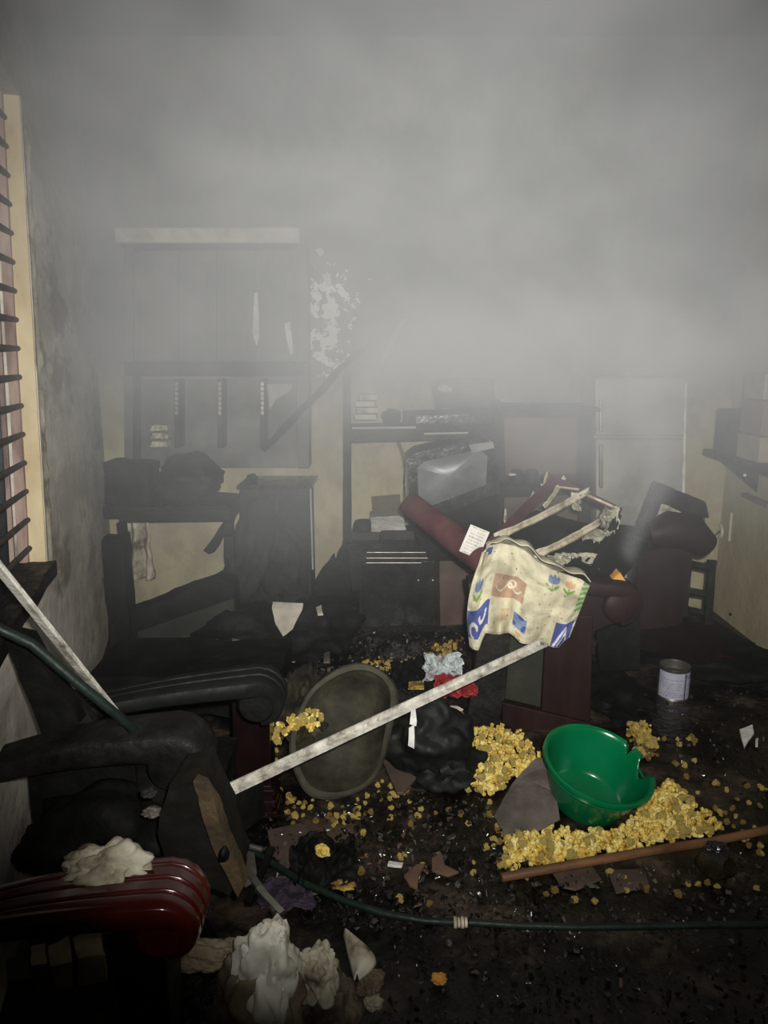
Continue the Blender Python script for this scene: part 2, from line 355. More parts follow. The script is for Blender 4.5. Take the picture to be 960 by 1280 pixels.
# chipped plaster edge pieces beside the window: uneven lips
for i, (yy, z0, z1, wd) in enumerate([(2.455,.8,2.3,.02)]):
    p = MB().grid(lambda u, v: LW(yy + wd*math.sin(PI*u)*1.0 + .012*noise.noise((0,0,v*19)) + (u-.5)*.04, z0+(z1-z0)*v, -.004-.012*math.sin(PI*u)*(0.6+noise.noise((3,0,v*23)))), 4, 60)
    ob('trim_1', p, M['bone'], kind='structure', label='chipped white plaster lip along the window edge', smooth=40)
win = thing('window_1', 'wooden window frame with iron burglar bars, left wall', 'window', LW(1.8, WZ0)); del win['category']; win['kind'] = 'structure'
def lwslab(y0, y1, z0, z1, o0, o1): return MB().prism([LW(y0,z0,o0), LW(y1,z0,o0), LW(y1,z1,o0), LW(y0,z1,o0)], WO*(o1-o0))
ob('reveal', dense(lwslab(W1-.012, W1, WZ0, WZ1, .002, .056), 3), M['reveal'], win, label='cream painted side of the window opening')
ob('window_sill', rough_up(dense(lwslab(W0, 2.40, WZ0-.03, WZ0+.02, -.03, .10), 3), 8, .01), M['char'], win, label='charred dark sill')
ob('window_frame', rough_up(dense(lwslab(W1-.036, W1-.012, WZ0, WZ1, .052, .082), 3), 14, .004), M['winwood'], win, label='bare pinkish wooden post')
ob('window_frame', lwslab(W0, W0+.06, WZ0, WZ1, .085, .135), M['winwood'], win)
ob('window_frame', lwslab(W0, W1, WZ1-.06, WZ1, .085, .135), M['winwood'], win)
ob('window_frame', rough_up(dense(lwslab(W1-.012, W1-.002, WZ0, WZ1, .101, .115), 2), 14, .002), M['winwood'], win, label='second weathered wooden post')
for i in range(16):
    z = WZ0 + .075 + i*.094
    b = MB().tube([LW(W0, z, .085), LW((W0+W1)/2, z-.004, .075), LW(W1-.02, z-.012, .050)], .0095, 8)
    ob('bar', b, M['iron'], win, smooth=50)
# leafy shrub outside the window
sh = thing('shrub', 'leafy green shrub outside the barred window', 'shrub', LW(1.9, 0, .55))
st = MB()
leafv = [(-.5,0,0),(-.2,.28,.05),(.25,.25,.04),(.6,0,-.06),(.25,-.25,.04),(-.2,-.28,.05)]
lf = [(0,1,5),(1,2,4,5),(2,3,4)]
stuff = MB()
for k in range(9):
    a = LW(1.3+.14*k, 0, .5+R.uniform(0,.4)); b = a + Vector((R.uniform(-.15,.15), R.uniform(-.2,.2), R.uniform(.8,1.35)))
    st.tube([a, a.lerp(b,.5)+Vector((R.uniform(-.04,.04),R.uniform(-.04,.04),0)), b], .008, 6)
    for j in range(38):
        c = a.lerp(b, R.uniform(.35, 1.05)) + Vector((R.gauss(0,.08), R.gauss(0,.08), R.gauss(0,.05)))
        mx = Euler((R.uniform(-.8,.8), R.uniform(-.8,.8), R.uniform(0,6.3))).to_matrix(); s_ = R.uniform(.025,.05)
        stuff.add([c + mx @ (Vector(v)*s_) for v in leafv], lf)
ob('stem', st, M['stick'], sh, smooth=50); ob('leaves', stuff, M['leaf'], sh, kind='stuff')
ob('ground_outside', MB().box(LW(2.0, -.06, 2.2), (4.0, 6.5, .1)), M['debris'], kind='structure')
#@@BACKWALL
# ================================================================== ALONG THE BACK WALL, left half
# tall charred wall cupboard with pale cornice
cb = thing('wall_cupboard', 'tall charred wall cupboard under a pale cornice, painted white light in its door gap', 'cupboard', Y(270, 600, 4.15))
yb = 4.02
ob('cornice', MB().box((Y(262,296,yb)+Vector((0,.05,0))), (.94, .22, .075)), M['plasterC'], cb, label='pale dusty cornice', bevel=.008)
ob('cornice_moulding', MB().box((Y(262,307,yb)+Vector((0,.06,0))), (.90, .18, .02)), M['charG'], cb)
ob('frame_post', rough_up(dense(slab([(369,308),(384,308),(386,585),(372,585)], yb-.01, .16), 3), 8, .004), M['sootHazeP'], cb)
ob('frame_post', slab([(155,308),(166,308),(166,585),(156,585)], yb, .16), M['sootHazeP'], cb)
ob('back_panel', slab([(166,308),(370,308),(370,456),(166,456)], yb+.12, .02), M['sootHazeP'], cb)
for i,(a,b_) in enumerate([(168,222),(224,270),(272,318),(325,366)]):
    d = ob('door', slab([(a,316),(b_,316),(b_,450),(a,450)], yb+.03, .02), M['sootHazeP'], cb, label='sooty framed door with haze painted into its grey' if i else None)
    ob('door_panel', slab([(a+9,328),(b_-9,328),(b_-9,440),(a+9,440)], yb+.02, .012), M['sootHazeP'], d, bevel=.003)
ob('painted_gap_light', rough_up(dense(slab([(318,366),(322,366),(324,425),(320,432),(316,415)], yb+.024, .01),2),20,.004), M['white'], cb, label='white strip painting the light in the door gap')  # white sliver stands in for light showing between the doors
ob('flaked_edge', rough_up(dense(slab([(356,405),(362,402),(367,440),(363,445),(358,425)], yb+.015, .01),2),20,.006), M['white'], cb, label='bare white flaked edge')
ob('rail', MB().box(Y(270, 462, yb)+Vector((0,.05,0)), (.94, .2, .06)), M['charG'], cb, bevel=.005)
ob('shelf_edge', MB().box(Y(270, 453, yb)+Vector((0,.03,0)), (.96, .24, .012)), M['charG'], cb)
for i, x in enumerate((221, 275, 328)):
    q = ob('partition', slab([(x-3,474),(x+3,474),(x+3,560),(x-3,560)], yb+.02, .12), M['charG'], cb)
    hg = MB()
    for k in range(7): hg.box(Y(x, 480+k*6, yb+.012), (.016, .012, .02))
    ob('hinge_strip', hg, M['tin'], q, label='dull metal hinge strip')
ob('lower_panel', slab([(166,474),(370,474),(370,585),(166,585)], yb+.14, .02), M['sootHazeP'], cb)
ob('leaning_board', rough_up(dense(slab([(334,480),(366,480),(366,486),(345,500),(337,512)], yb-.0, .012),2),12,.004), M['fridge'], cb, label='pale splintered board')
# paper scrap stuck high on the wall
for k,(pts) in enumerate([[(394,312),(402,310),(406,316),(400,321)],[(403,343),(412,341),(415,357),(408,358)]]):
    ob('plaster_flake', slab(pts, BACK-.006, .006), M['white'], label=['small white flake topmost on the back wall','white wedge shaped flake above the peeled patch'][k], cat='flake')
# charred timbers fallen against the wall
def timber(a, b, w, h, label, m='char', ya=3.95, yb2=4.05, name='charred_timber', cat='timber', n=10):
    return ob(name, rough_up(MB().beam(Y(*a, ya), Y(*b, yb2), w, h, n=n, jit=.25), 9, .01), M[m], label=label, cat=cat, smooth=60)
timber((452,436),(330,560), .06, .03, 'charred plank leaning diagonally below the flaked wall patch', 'charG', 3.9, 3.84)
timber((318,596),(262,690), .05, .04, 'short burnt stick leaning beside the side table', 'char')
timber((505,400),(470,470), .05, .03, 'pale grey board leaning above the entertainment unit', 'fridge', 4.1, 4.15)
# side table with melted things on top
tb = thing('side_table', 'charred side table under the wall cupboard, pale wall showing below it', 'table', Z(215, 800))
ob('tabletop', rough_up(dense(MB().box(Y(212,634,3.75)+Vector((0,.12,-.01)), (.62,.40,.055)),3),10,.01), M['char'], tb, smooth=50)
ob('apron', slab([(150,640),(288,636),(288,650),(150,652)], 3.64, .02), M['char'], tb)
for x in (152, 286):
    for yy in (3.66, 3.96):
        p = Y(x, 640, yy); ob('leg', rough_up(MB().beam((p.x,yy,.0),(p.x,yy,.60),.045,.045,(0,1,0),n=6,jit=.15),12,.004), M['char'], tb)
def lump(name, c, s, m, label, cat, seed=1, amp=.35, fr=1.5, parent=None, sub=4, group=None, rot=0):
    vs, fs = ico(sub, amp, fr, seed, s); mx = Matrix.Rotation(rot, 3, 'Y')
    mb = MB().add([Vector(c)+mx@v for v in vs], fs)
    return ob(name, mb, M[m], parent, label=label, cat=cat, group=group, smooth=70)
lump('melted_appliance', Y(235,598,3.85), (.17,.12,.12), 'char', 'melted black lump slumped on the side table', 'appliance', 3)
ob('burnt_box', rough_up(dense(slab([(130,578),(185,582),(186,632),(132,630)], 3.7, .2),3),9,.012), M['charD'], label='black burnt box at the wall end of the side table', cat='box')
tv = thing('folded_clothes', 'stack of faint pale folded cloths beside the side table lump', 'cloth', Y(200,600,3.98)); 
for k,yy in enumerate((536,546,556)): ob('fold', rough_up(dense(slab([(190,yy-4),(208,yy-5),(210,yy+2),(188,yy+3)], 3.98, .08),2),20,.005), M['ragG'], tv)
# torn curtain strip against the wall under the table
def strip(u, v):
    c = Y(172+6*v + (u-.5)*30, 642+82*v, 4.12); c.y += .03*math.sin(u*11+v*2); c.x += .012*noise.noise((u*3, v*5, 1)); return c
ob('torn_curtain', MB().grid(strip, 24, 30), M['bone'], label='torn whitish curtain strip hanging behind the side table', cat='curtain', smooth=60, solid=.003)
# burnt sofa under the table: back slab and side
sf = thing('burnt_sofa', 'burnt black sofa slumped in front of the side table by the left wall', 'sofa', Z(230, 850))
ob('backrest', rough_up(dense(slab([(140,775),(200,752),(270,722),(292,730),(296,760),(240,775),(170,800),(140,800)], 3.45, .14),3),7,.015), M['charD'], sf, smooth=60)
ob('side_panel', slab([(172,790),(292,748),(296,815),(176,835)], 3.42, .03), M['olive'], sf)
ob('seat', rough_up(dense(MB().box(Z(235,860,.2)+Vector((0,.12,0)), (.75,.4,.16)),3),8,.02), M['charD'], sf, smooth=60)
ob('arm_post', rough_up(dense(MB().box((Y(152,760,3.5).x,3.5,.33), (.1,.12,.62)),3),9,.012), M['charD'], sf, smooth=60)
# charred low cabinet with lumps, right of the table
lc = thing('low_cabinet', 'charred low cabinet between side table and entertainment unit', 'cabinet', Z(345, 800))
ob('body', dense(MB().prism([Y(a,b,3.9) for a,b in [(300,612),(386,606),(390,796),(300,798)]], (0,.26,0)),2), M['charG'], lc)
ob('top', MB().box(Y(345,607,3.9)+Vector((0,.12,0)), (.40,.32,.018)), M['blackgl'], lc, bevel=.003)
ob('door', slab([(306,622),(344,620),(345,786),(306,788)], 3.885, .015), M['char'], lc, bevel=.003)
ob('door', slab([(348,620),(384,618),(387,784),(349,786)], 3.885, .015), M['char'], lc, bevel=.003)
ob('edge_strip', slab([(387,608),(389,608),(392,712),(390,712)], 3.88, .02), M['fridge'], lc, label='pale vertical edge strip')
# sooty jars and hanging cloths in front of the cabinet
lump('burnt_bundle', Y(312,705,3.72), (.10,.1,.30), 'charG', 'tall grey ashy bundle in front of the low cabinet', 'bundle', 5, .4, 1.2, rot=.25)
lump('burnt_bundle', Y(345,690,3.78), (.12,.09,.22), 'charG', 'short ashy bundle leaning on the low cabinet doors', 'bundle', 8, .45, 1.5, rot=-.3)
lump('burnt_bundle', Y(300,790,3.5), (.26,.2,.14), 'charD', 'wide black burnt heap at the foot of the low cabinet', 'bundle', 9, .5, 1.6)
lump('burnt_bundle', Y(385,790,3.55), (.22,.14,.14), 'charD', 'black rubble hump left of the entertainment unit', 'bundle', 10, .5, 1.8)
hp = thing('scorched_chair_remains', 'black jagged chair remains against the pale wall left of the entertainment unit', 'chair', Z(415,800))
ob('backrest', rough_up(dense(slab([(395,725),(408,705),(416,694),(420,704),(424,688),(431,684),(436,700),(440,760),(400,765)], 3.8, .06),2),14,.008), M['charD'], hp)
ob('seat', rough_up(dense(MB().box((Y(418,790,3.75).x,3.75,.2), (.26,.3,.07)),2),10,.012), M['charD'], hp)
for dx in (-.1,.1): ob('leg', MB().beam((Y(418,790,3.75).x+dx,3.7,0),(Y(418,790,3.75).x+dx,3.75,.2),.035,.035,(0,1,0)), M['charD'], hp)
# ------------------------------------------------------------------ entertainment unit
eu = thing('entertainment_unit', 'charred open shelf unit with an upper shelf and glossy black base cabinet', 'shelf unit', Z(520, 792))
ye = 3.86
def post(x, ytop, ybot=792, w=9, m='char', y=ye): return rough_up(dense(slab([(x-w/2,ytop),(x+w/2,ytop),(x+w/2,ybot),(x-w/2,ybot)], y, .05),3),10,.004)
ob('post', post(434, 470), M['char'], eu); ob('post', post(621, 500, 700, 8), M['char'], eu)
ob('upper_shelf', rough_up(dense(MB().prism(pxs([(432,536),(620,531),(620,548),(432,553)], ye), (0,.30,0)),3),12,.004), M['char'], eu, smooth=50)
ob('shelf_edge', slab([(440,534),(520,533),(520,535.5),(440,536.5)], ye-.008, .01), M['fridge'], eu, label='pale worn shelf edge')
ob('shelf_edge', slab([(530,541),(585,540),(585,542),(530,543.5)], ye-.008, .01), M['fridge'], eu, label='pale worn shelf edge')
bc = ob('base_cabinet', MB().prism(pxs([(434,684),(622,680),(622,790),(434,792)], ye+.01), (0,.30,0)), M['char'], eu)
ob('base_top', rough_up(dense(MB().box(Y(526,680,ye)+Vector((0,.12,0)), (.84,.38,.025)),3),14,.005), M['blackgl'], eu, smooth=50)
ob('glossy_panel', slab([(452,704),(544,701),(546,782),(454,785)], ye-.008, .02), M['blackgl'], eu, bevel=.004)
for k,yy in enumerate((690,697,703)):
    ob('louvre', MB().box(Y(500-4*k,yy,ye-.02), (.36-.03*k,.03,.007)), M['tin'], eu, label='dull shiny louvre slat', bevel=.002)
for x in (523, 541): ob('knob', MB().lathe([(0,-.008),(.008,-.006),(.01,0),(.006,.006),(0,.008)], 12, Matrix.Translation(Y(x,725,ye-.02))), M['tin'], eu, smooth=60, label='small dull metal knob')
ob('door', slab([(549,702),(590,700),(592,780),(550,783)], ye-.012, .02), M['brown'], eu, label='brown cabinet door', bevel=.004)
ob('door', slab([(594,702),(620,700),(621,780),(595,783)], ye-.012, .02), M['brown'], eu, bevel=.004)
# things on the upper shelf
lump('melted_lamp', Y(490,521,3.95), (.05,.04,.045), 'charD', 'round black melted lump with a bright glint on the upper shelf', 'lump', 11, .3)
kt = thing('burnt_stereo', 'long charred stereo box on the upper shelf above the tilted television', 'stereo', Y(570,532,3.95))
ob('body', rough_up(dense(slab([(505,516),(618,512),(618,530),(505,533)], 3.9, .18),3),10,.006), M['charG'], kt)
ob('panel', slab([(520,520),(600,517),(600,527),(520,530)], 3.885, .015), M['blackgl'], kt)
for k,(x,yy) in enumerate(((448,520),(449,512),(447,504),(450,496))):
    ob('book', MB().box(Y(x+10,yy,3.96), (.115-.006*k,.14,.028), Matrix.Rotation(.08*(k%2)-.04,3,'Z')), M['ragG' if k%2 else 'fridge'], label='ashy book, %s in the pile at the post end of the upper shelf' % ('lowest','second from bottom','second from top','topmost')[k], cat='book', group='ashy books on the upper shelf', bevel=.003)
lump('ash_lump', Y(556,486,4.06), (.035,.03,.02), 'white', 'small pale ash lump high above the upper shelf', 'lump', 12)
bk = thing('rolled_mat', 'pale grey burnt board standing behind the stereo on the upper shelf', 'board', Y(590,515,4.1))
ob('sheet', rough_up(dense(slab([(540,478),(560,470),(618,474),(620,508),(545,512)], 4.1, .03),3),9,.012), M['charG'], bk)
# books and basket on the base top
for k,(x0,x1,y0,y1,m,l) in enumerate([(440,474,666,676,'olive','dark flat box at the post end of the base cabinet'),(476,518,664,675,'charG','grey book under the white crate on the base cabinet')]):
    ob('box', rough_up(dense(slab([(x0,y0),(x1,y0),(x1,y1),(x0,y1)], 3.9, .16),2),16,.004), M[m], label=l, cat='box')
ob('crate', rough_up(dense(slab([(463,646),(505,644),(507,664),(464,666)], 3.92, .14),3),18,.006), M['fridge'], label='crumpled dirty white carton on the base cabinet', cat='carton')
ob('round_tin', MB().lathe([(0,0),(.055,0),(.06,.03),(.05,.06),(0,.07)], 20, Matrix.Translation(Y(455,664,3.98))), M['char'], label='low rounded black pot beside the white carton', cat='pot', smooth=50)
ob('paper', slab([(464,621),(500,618),(502,643),(466,645)], 4.19, .01), M['boxB'], label='beige sheet on the wall behind the shelf unit', cat='sheet')
# thin wires hanging
for k in range(2):
    p = [Y(497+2*k,552,3.95)+Vector((0,0,0))] + [Y(497+3*k+t*14+4*math.sin(t*5+k), 552+t*84, 3.92-.1*t) for t in (.2,.4,.6,.8,1)]
    ob('wire', MB().tube(p, .0022, 6), M['charD'], label='thin burnt wire hanging down to the television, %s' % ('inner one','outer one')[k], cat='wire', smooth=60)
# television tilted on its side
tvv = thing('television', 'old tube television tipped askew in the middle of the shelf unit', 'television', Y(570,672,3.85))
fr = [(509,574),(520,566),(600,548),(622,560),(620,618),(532,652),(512,640)]
sc = [(522,585),(530,577),(598,562),(610,570),(608,606),(536,634),(523,625)]
yv = 3.70
mb = MB(); a = pxs(fr, yv); b_ = pxs(sc, yv); n = len(fr)
a2 = [p+Vector((0,.3,0)) for p in a]
mb.add(a+b_+a2, [(i,(i+1)%n,n+(i+1)%n,n+i) for i in range(n)]+[(i,2*n+i,2*n+(i+1)%n,(i+1)%n) for i in range(n)]+[tuple(range(2*n,3*n))])
ob('casing', mb, M['blackgl'], tvv)
cc = sum((Vector(p) for p in b_), Vector())/n
def scr(u, v):
    i = u*n; k = int(i) % n; p = b_[k].lerp(b_[(k+1)%n], i-int(i)); q = cc.lerp(p, v); q.y -= .028*(1-v*v) - .01; return q
ob('screen', MB().grid(scr, 42, 8), M['screen'], tvv, label='dull grey bulging glass screen', smooth=60)
ob('speaker_strip', rough_up(dense(slab([(512,640),(532,652),(622,620),(624,690),(540,700),(520,672)], yv+.02, .2),2),10,.008), M['charD'], tvv)
ob('flap', slab([(586,556),(616,552),(618,560),(590,566)], yv-.01,.01), M['fridge'], tvv, label='pale peeled strip')
# ------------------------------------------------------------------ cupboard with brown doors, right of the unit
cp = thing('brown_cupboard', 'dark cupboard with reddish brown doors, behind the webbing chair', 'cupboard', Z(683, 792))
yc = 3.84
ob('body', MB().prism(pxs([(624,512),(740,512),(738,792),(626,792)], yc+.02), (0,.32,0)), M['charG'], cp)
ob('top', rough_up(dense(MB().box(Y(683,511,yc)+Vector((0,.14,0)), (.53,.38,.022)),3),14,.004), M['charG'], cp)
ob('door', slab([(630,522),(722,522),(721,592),(631,596)], yc, .02), M['brown'], cp, label='reddish brown upper door', bevel=.004)
ob('side_strip', slab([(726,520),(738,520),(736,640),(725,640)], yc, .02), M['charG'], cp)
ob('rail', slab([(628,606),(724,602),(724,612),(628,616)], yc-.01, .02), M['charG'], cp)
ob('door', slab([(630,622),(680,620),(680,780),(632,782)], yc, .02), M['brown'], cp, label='reddish brown lower door', bevel=.004)
ob('door', slab([(684,620),(722,618),(721,780),(685,780)], yc, .02), M['brown'], cp, bevel=.004)
for (x0,x1,y0) in ((637,655,569),(656,672,577)):
    ob('jar', MB().lathe([(0,0),(.035,0),(.037,.05),(.03,.07),(0,.075)], 16, Matrix.Translation(Y((x0+x1)/2,604,yc-.06))), M['char'], label='sooty jar on the cupboard ledge, %s' % ('taller one by the door frame' if x0==637 else 'shorter one'), cat='jar', smooth=50)
ob('ledge', MB().box(Y(676,606,yc-.05), (.42,.14,.012)), M['char'], cp)
lump('white_saucer', Y(640,593,yc-.1), (.02,.015,.007), 'white', 'tiny white fragment on the cupboard ledge', 'fragment', 4)
gl = MB()
for k in range(12):
    x = 665+k*6; gl.add(*[ (lambda h:([Y(x,508,yc)+v*.011 for v in h[0]], h[1]))(hull(8,(1.4,1,.5),k))][0])
ob('broken_glass', gl, M['glass'], label='glinting broken glass bits along the cupboard top', cat='glass', kind='stuff')
# ------------------------------------------------------------------ fridge
fg = thing('refrigerator', 'upright pale refrigerator half lost in smoke, between brown cupboard and corner', 'refrigerator', Z(800, 792))
yf = 3.86
ob('body', MB().prism(pxs([(742,472),(858,472),(852,790),(744,790)], yf+.05), (0,.28,0)), M['fridge'], fg, bevel=.01)
ob('door', slab([(744,474),(856,474),(855,545),(745,545)], yf, .05), M['fridge'], fg, label='small upper freezer door', bevel=.01)
ob('door', slab([(745,549),(855,549),(851,785),(746,785)], yf, .05), M['fridge'], fg, label='tall lower door', bevel=.01)
ob('painted_edge_highlight', slab([(856,478),(859,478),(854,700),(851,700)], yf-.008, .01), M['white'], fg, label='white strip painting the edge highlight')  # highlight along the fridge's edge, painted as a white strip
ob('handle', slab([(750,500),(754,500),(754,540),(750,540)], yf-.03, .03), M['tin'], fg, bevel=.003)
ob('handle', slab([(750,556),(754,556),(754,610),(750,610)], yf-.03, .03), M['tin'], fg, bevel=.003)
#@@RIGHT
# ================================================================== RIGHT WALL
def RW(px, py, off=0.0):
    d = ray(px, py); t = (RIGHT-off)/d.x; return Vector((d.x*t, d.y*t, CH+d.z*t))
rs = thing('wall_shelf', 'dark wooden shelf on the smoky wall carrying cartons', 'shelf', (RIGHT-.12, 3.3, 1.0))
ob('board', MB().box((RIGHT-.14, 3.35, 1.0), (.28, 1.1, .03)), M['char'], rs, bevel=.004)
for yy in (2.95, 3.8): ob('bracket', MB().prism([(RIGHT-.02,yy,.985),(RIGHT-.24,yy,.985),(RIGHT-.02,yy,.8)], (0,.02,0)), M['char'], rs)
bxs = [(3.06,.30,1.015,.20,'boxB','large beige carton at the near end of the wall shelf'),(3.07,.26,1.217,.22,'boxP','pinkish carton on top of the beige carton'),
       (3.46,.22,1.015,.12,'boxB','flat beige carton in the middle of the wall shelf'),(3.46,.2,1.137,.16,'boxP','pinkish carton stacked on the flat beige one'),(3.46,.19,1.3,.12,'fridge','grey carton topmost in the middle stack'),
       (3.74,.16,1.015,.22,'charG','dark carton at the corner end of the wall shelf')]
for (yy, wd, z0, h, m, l) in bxs:
    o = thing('carton', l, 'carton', (RIGHT-.14, yy, z0), group='cartons on the wall shelf')
    ob('box_body', MB().box((RIGHT-.14, yy, z0+h/2), (.24, wd, h-.004), Matrix.Rotation(R.uniform(-.05,.05),3,'Z')), M[m], o, bevel=.004)
    ob('lid_flap', MB().box((RIGHT-.14, yy, z0+h-.012), (.246, wd*.97, .012)), M[m], o)
lump('push_button', RW(931,594,.27), (.008,.008,.008), 'white', 'tiny bright white button at the edge of the wall shelf', 'button', 2, .05)
sk = thing('wall_socket', 'round cream wall socket with a cable on the smoky wall', 'socket', RW(900,664,.02))
ob('plate', MB().lathe([(0,.012),(.04,.01),(.045,0),(0,-.002)], 20, Matrix.Translation(RW(900,664,.0)) @ Matrix.Rotation(-PI/2,4,'Y')), M['switch'], sk, smooth=40)
ob('cable', MB().tube([RW(900,664,.02), RW(893,668,.03)+Vector((0,0,-.01)), RW(886,662,.04), RW(880,655,.05)], .004, 8), M['charD'], sk, smooth=60)
ob('switch', MB().box(RW(896,624,.008), (.016,.05,.08)), M['switch'], label='small cream light switch above the round socket', cat='switch', bevel=.003)
ob('conduit', MB().beam(RW(914,641,.01), RW(911,676,.01), .014,.012,(1,0,0)), M['switch'], label='short white vertical conduit beside the round socket', cat='conduit')
ob('nail', MB().lathe([(0,.01),(.009,.008),(.008,0),(0,0)], 10, Matrix.Translation(RW(914,768,.0)) @ Matrix.Rotation(-PI/2,4,'Y')), M['charD'], label='black nail low on the smoky wall', cat='nail')
ob('pale_strip', MB().beam(RW(930,618,.02), RW(962,632,.02), .02,.03,(1,0,0)), M['boxP'], label='pale pinkish batten just below the wall shelf', cat='batten')
# ------------------------------------------------------------------ shared scroll-arm builder
def arm_section(w, h, nfl=3):
    pts = []; N = 72
    for i in range(N+1):
        u = -w/2 + w*i/N; e = abs(2*u/w); top = h*.5*(1-.35*e**6)
        k = (i/N)*(nfl+1); fl = .011*math.exp(-((k-round(k))/.085)**2) if .5 < k < nfl+.5 else 0
        pts.append((u, top-fl))
    pts += [(w/2, -h*.3), (w/2-.012, -h*.5), (-w/2+.012, -h*.5), (-w/2, -h*.3)]
    return pts
def scroll_arm(x0, x1, y, z, w=.125, h=.055, dy=0.0, dz=0.0, nose=.05, nfl=3):
    """arm running from (x0) to the nose at x1 and curling down; dy/dz are the drift of the tail"""
    path = []; n = 12
    for i in range(n+1):
        t = i/n; path.append(Vector((x0+(x1-nose-x0)*t, y+dy*(1-t), z + dz*(1-t) + .018*math.sin(PI*t*.9+.4)-.012)))
    c = path[-1] + Vector((0,0,-nose))
    for k in range(1, 10):
        a = PI/2 - k/9*PI*.95; path.append(c + Vector((nose*math.cos(a)*1.0, 0, nose*math.sin(a))))
    sc = [.72+.28*min(1, i/n) for i in range(n+1)] + [1 - .035*k for k in range(1,10)]
    mb = MB(); mb.sweep([tuple(p) for p in path], arm_section(w, h, nfl), (0,1,0), sc)
    return mb
def plug(x1, y, z, w, nose):
    c = Vector((x1-nose, y, z-.0136-nose)); mb = MB(); n = 28
    for sgn in (0,): mb.lathe([(.001,-w/2),(nose*.86,-w/2),(nose*1.02,-w/2+.012),(nose*1.02,w/2-.012),(nose*.86,w/2),(.001,w/2)], n, Matrix.Translation(c) @ Matrix.Rotation(PI/2,4,'X'))
    return mb
def fluted_post(x, y, z0, z1, w, d):
    mb = MB(); mb.box((x, y, (z0+z1)/2+.05), (w, d, z1-z0-.1))
    for k in range(3): mb.box((x, y, z0+.02+k*.038), (w+.02+.008*(2-k), d+.02+.008*(2-k), .026))
    mb.box((x, y, z0+.06), (w+.004, d+.004, .12)); return mb
#@@CHAIRS
# ================================================================== CENTRE ARMCHAIR (side towards us, nose of its arm at the right)
ac = thing('armchair', 'maroon wooden armchair in the middle with printed cloth over its arm', 'armchair', Z(665, 905))
ya = 2.80
def T(mb): return mb
pR = Y(770,742,ya); pL = Y(592,742,ya)
ob('armrest', scroll_arm(pL.x-.02, pR.x+.085, ya+.05, pR.z+.03, .15, .07, nose=.068, nfl=0), M['maroon'], ac, smooth=50)
ob('scroll_end', plug(pR.x+.085, ya+.05, pR.z+.03, .142, .068), M['maroon'], ac, smooth=50)
ob('front_post', slab([(684,770),(742,770),(738,908),(676,905)], ya, .09), M['maroon'], ac, bevel=.006)
ob('post_bracket', slab([(684,742),(780,742),(790,765),(775,776),(744,790),(742,800),(684,800)], ya+.005, .08), M['maroon'], ac, bevel=.006)
ob('rear_post', slab([(602,770),(640,780),(632,870),(622,912),(582,914),(590,860)], ya-.005, .05), M['char'], ac, bevel=.005)
ob('side_panel', slab([(622,780),(690,780),(690,893),(616,893)], ya+.03, .015), M['olive'], ac)
ob('bottom_rail', slab([(628,878),(740,905),(740,940),(690,935),(628,905)], ya-.02, .05), M['maroon'], ac, bevel=.005)
ob('far_side', MB().prism([(pL.x+.1,ya+.55,.1),(pR.x,ya+.55,.1),(pR.x,ya+.55,.52),(pL.x+.1,ya+.55,.52)],(0,.04,0)), M['char'], ac)
ob('seat_base', rough_up(dense(MB().box(((pL.x+pR.x)/2, ya+.33, .3), (.5,.42,.06)),2),8,.01), M['char'], ac)
ob('bolster', MB().tube([Y(513,630,3.22),Y(545,655,3.08),Y(580,682,2.94),Y(612,706,2.84)], [.052,.056,.058,.058], 20), M['maroonB'], ac, label='rounded dusty maroon bolster', smooth=60)
# webbing frame rising behind
def beamY(a, ya_, b, yb_, w, h, n=6, jit=.08, up=(0,-1,.6)): return MB().beam(Y(*a, ya_), Y(*b, yb_), w, h, up, n, jit)
wf = thing('webbing_frame', 'torn chair back with pale webbing straps rising behind the printed cloth', 'chair back', Y(690,700,3.0))
ob('back_board', rough_up(dense(MB().prism([Y(600,700,2.93),Y(640,655,3.1),Y(672,640,3.18),Y(750,660,3.15),Y(765,640,3.2),Y(745,690,3.0),Y(690,725,2.9)], (0,.04,.0)),2),9,.006), M['charD'], wf)
ob('top_rail', beamY((680,594),3.32,(776,640),3.16,.03,.03), M['burgslat'], wf, label='thin burgundy top rail')
ob('rail_edge', beamY((676,606),3.30,(724,612),3.22,.008,.008), M['cream'], wf, label='thin pale cord')
ob('rail_edge', beamY((728,616),3.215,(772,636),3.14,.01,.006), M['cream'], wf, label='pale worn rail edge')
ob('side_rail', beamY((605,690),2.9,(694,600),3.3,.045,.03), M['burgslat'], wf)
ob('side_rail', beamY((735,728),2.84,(772,645),3.16,.03,.03), M['charD'], wf)
def strap(a, ya_, b, yb_, w, label, m='cream', sag=.01):
    A, B = Y(*a, ya_), Y(*b, yb_); d = (B-A).normalized(); sd = d.cross(Vector((0,1,0))).normalized()
    f = lambda u, v: A.lerp(B, u) + sd*((v-.5)*w*(1+.25*noise.noise((u*6,1,0)))) + Vector((0,-.004*math.sin(v*9),-sag*math.sin(PI*u))) + noisev((u*5,v,2),1.3,.004)
    return ob('webbing_strap', MB().grid(f, 24, 4), M[m], wf, label=label, smooth=60, solid=.004)
strap((618,672),2.95,(738,612),3.2,.032,'longest pale strap'); strap((668,694),2.90,(750,652),3.02,.034,'lower pale strap')
strap((680,634),3.22,(706,596),3.3,.024,'short pale strap'); strap((646,655),3.3,(668,615),3.4,.02,'far grey strap','ragG')
strap((631,668),3.3,(632,636),3.4,.012,'thin upright grey strap','ragG'); strap((678,612),3.28,(684,590),3.3,.012,'frayed strap end'); strap((714,618),3.18,(736,612),3.18,.018,'torn strap end')
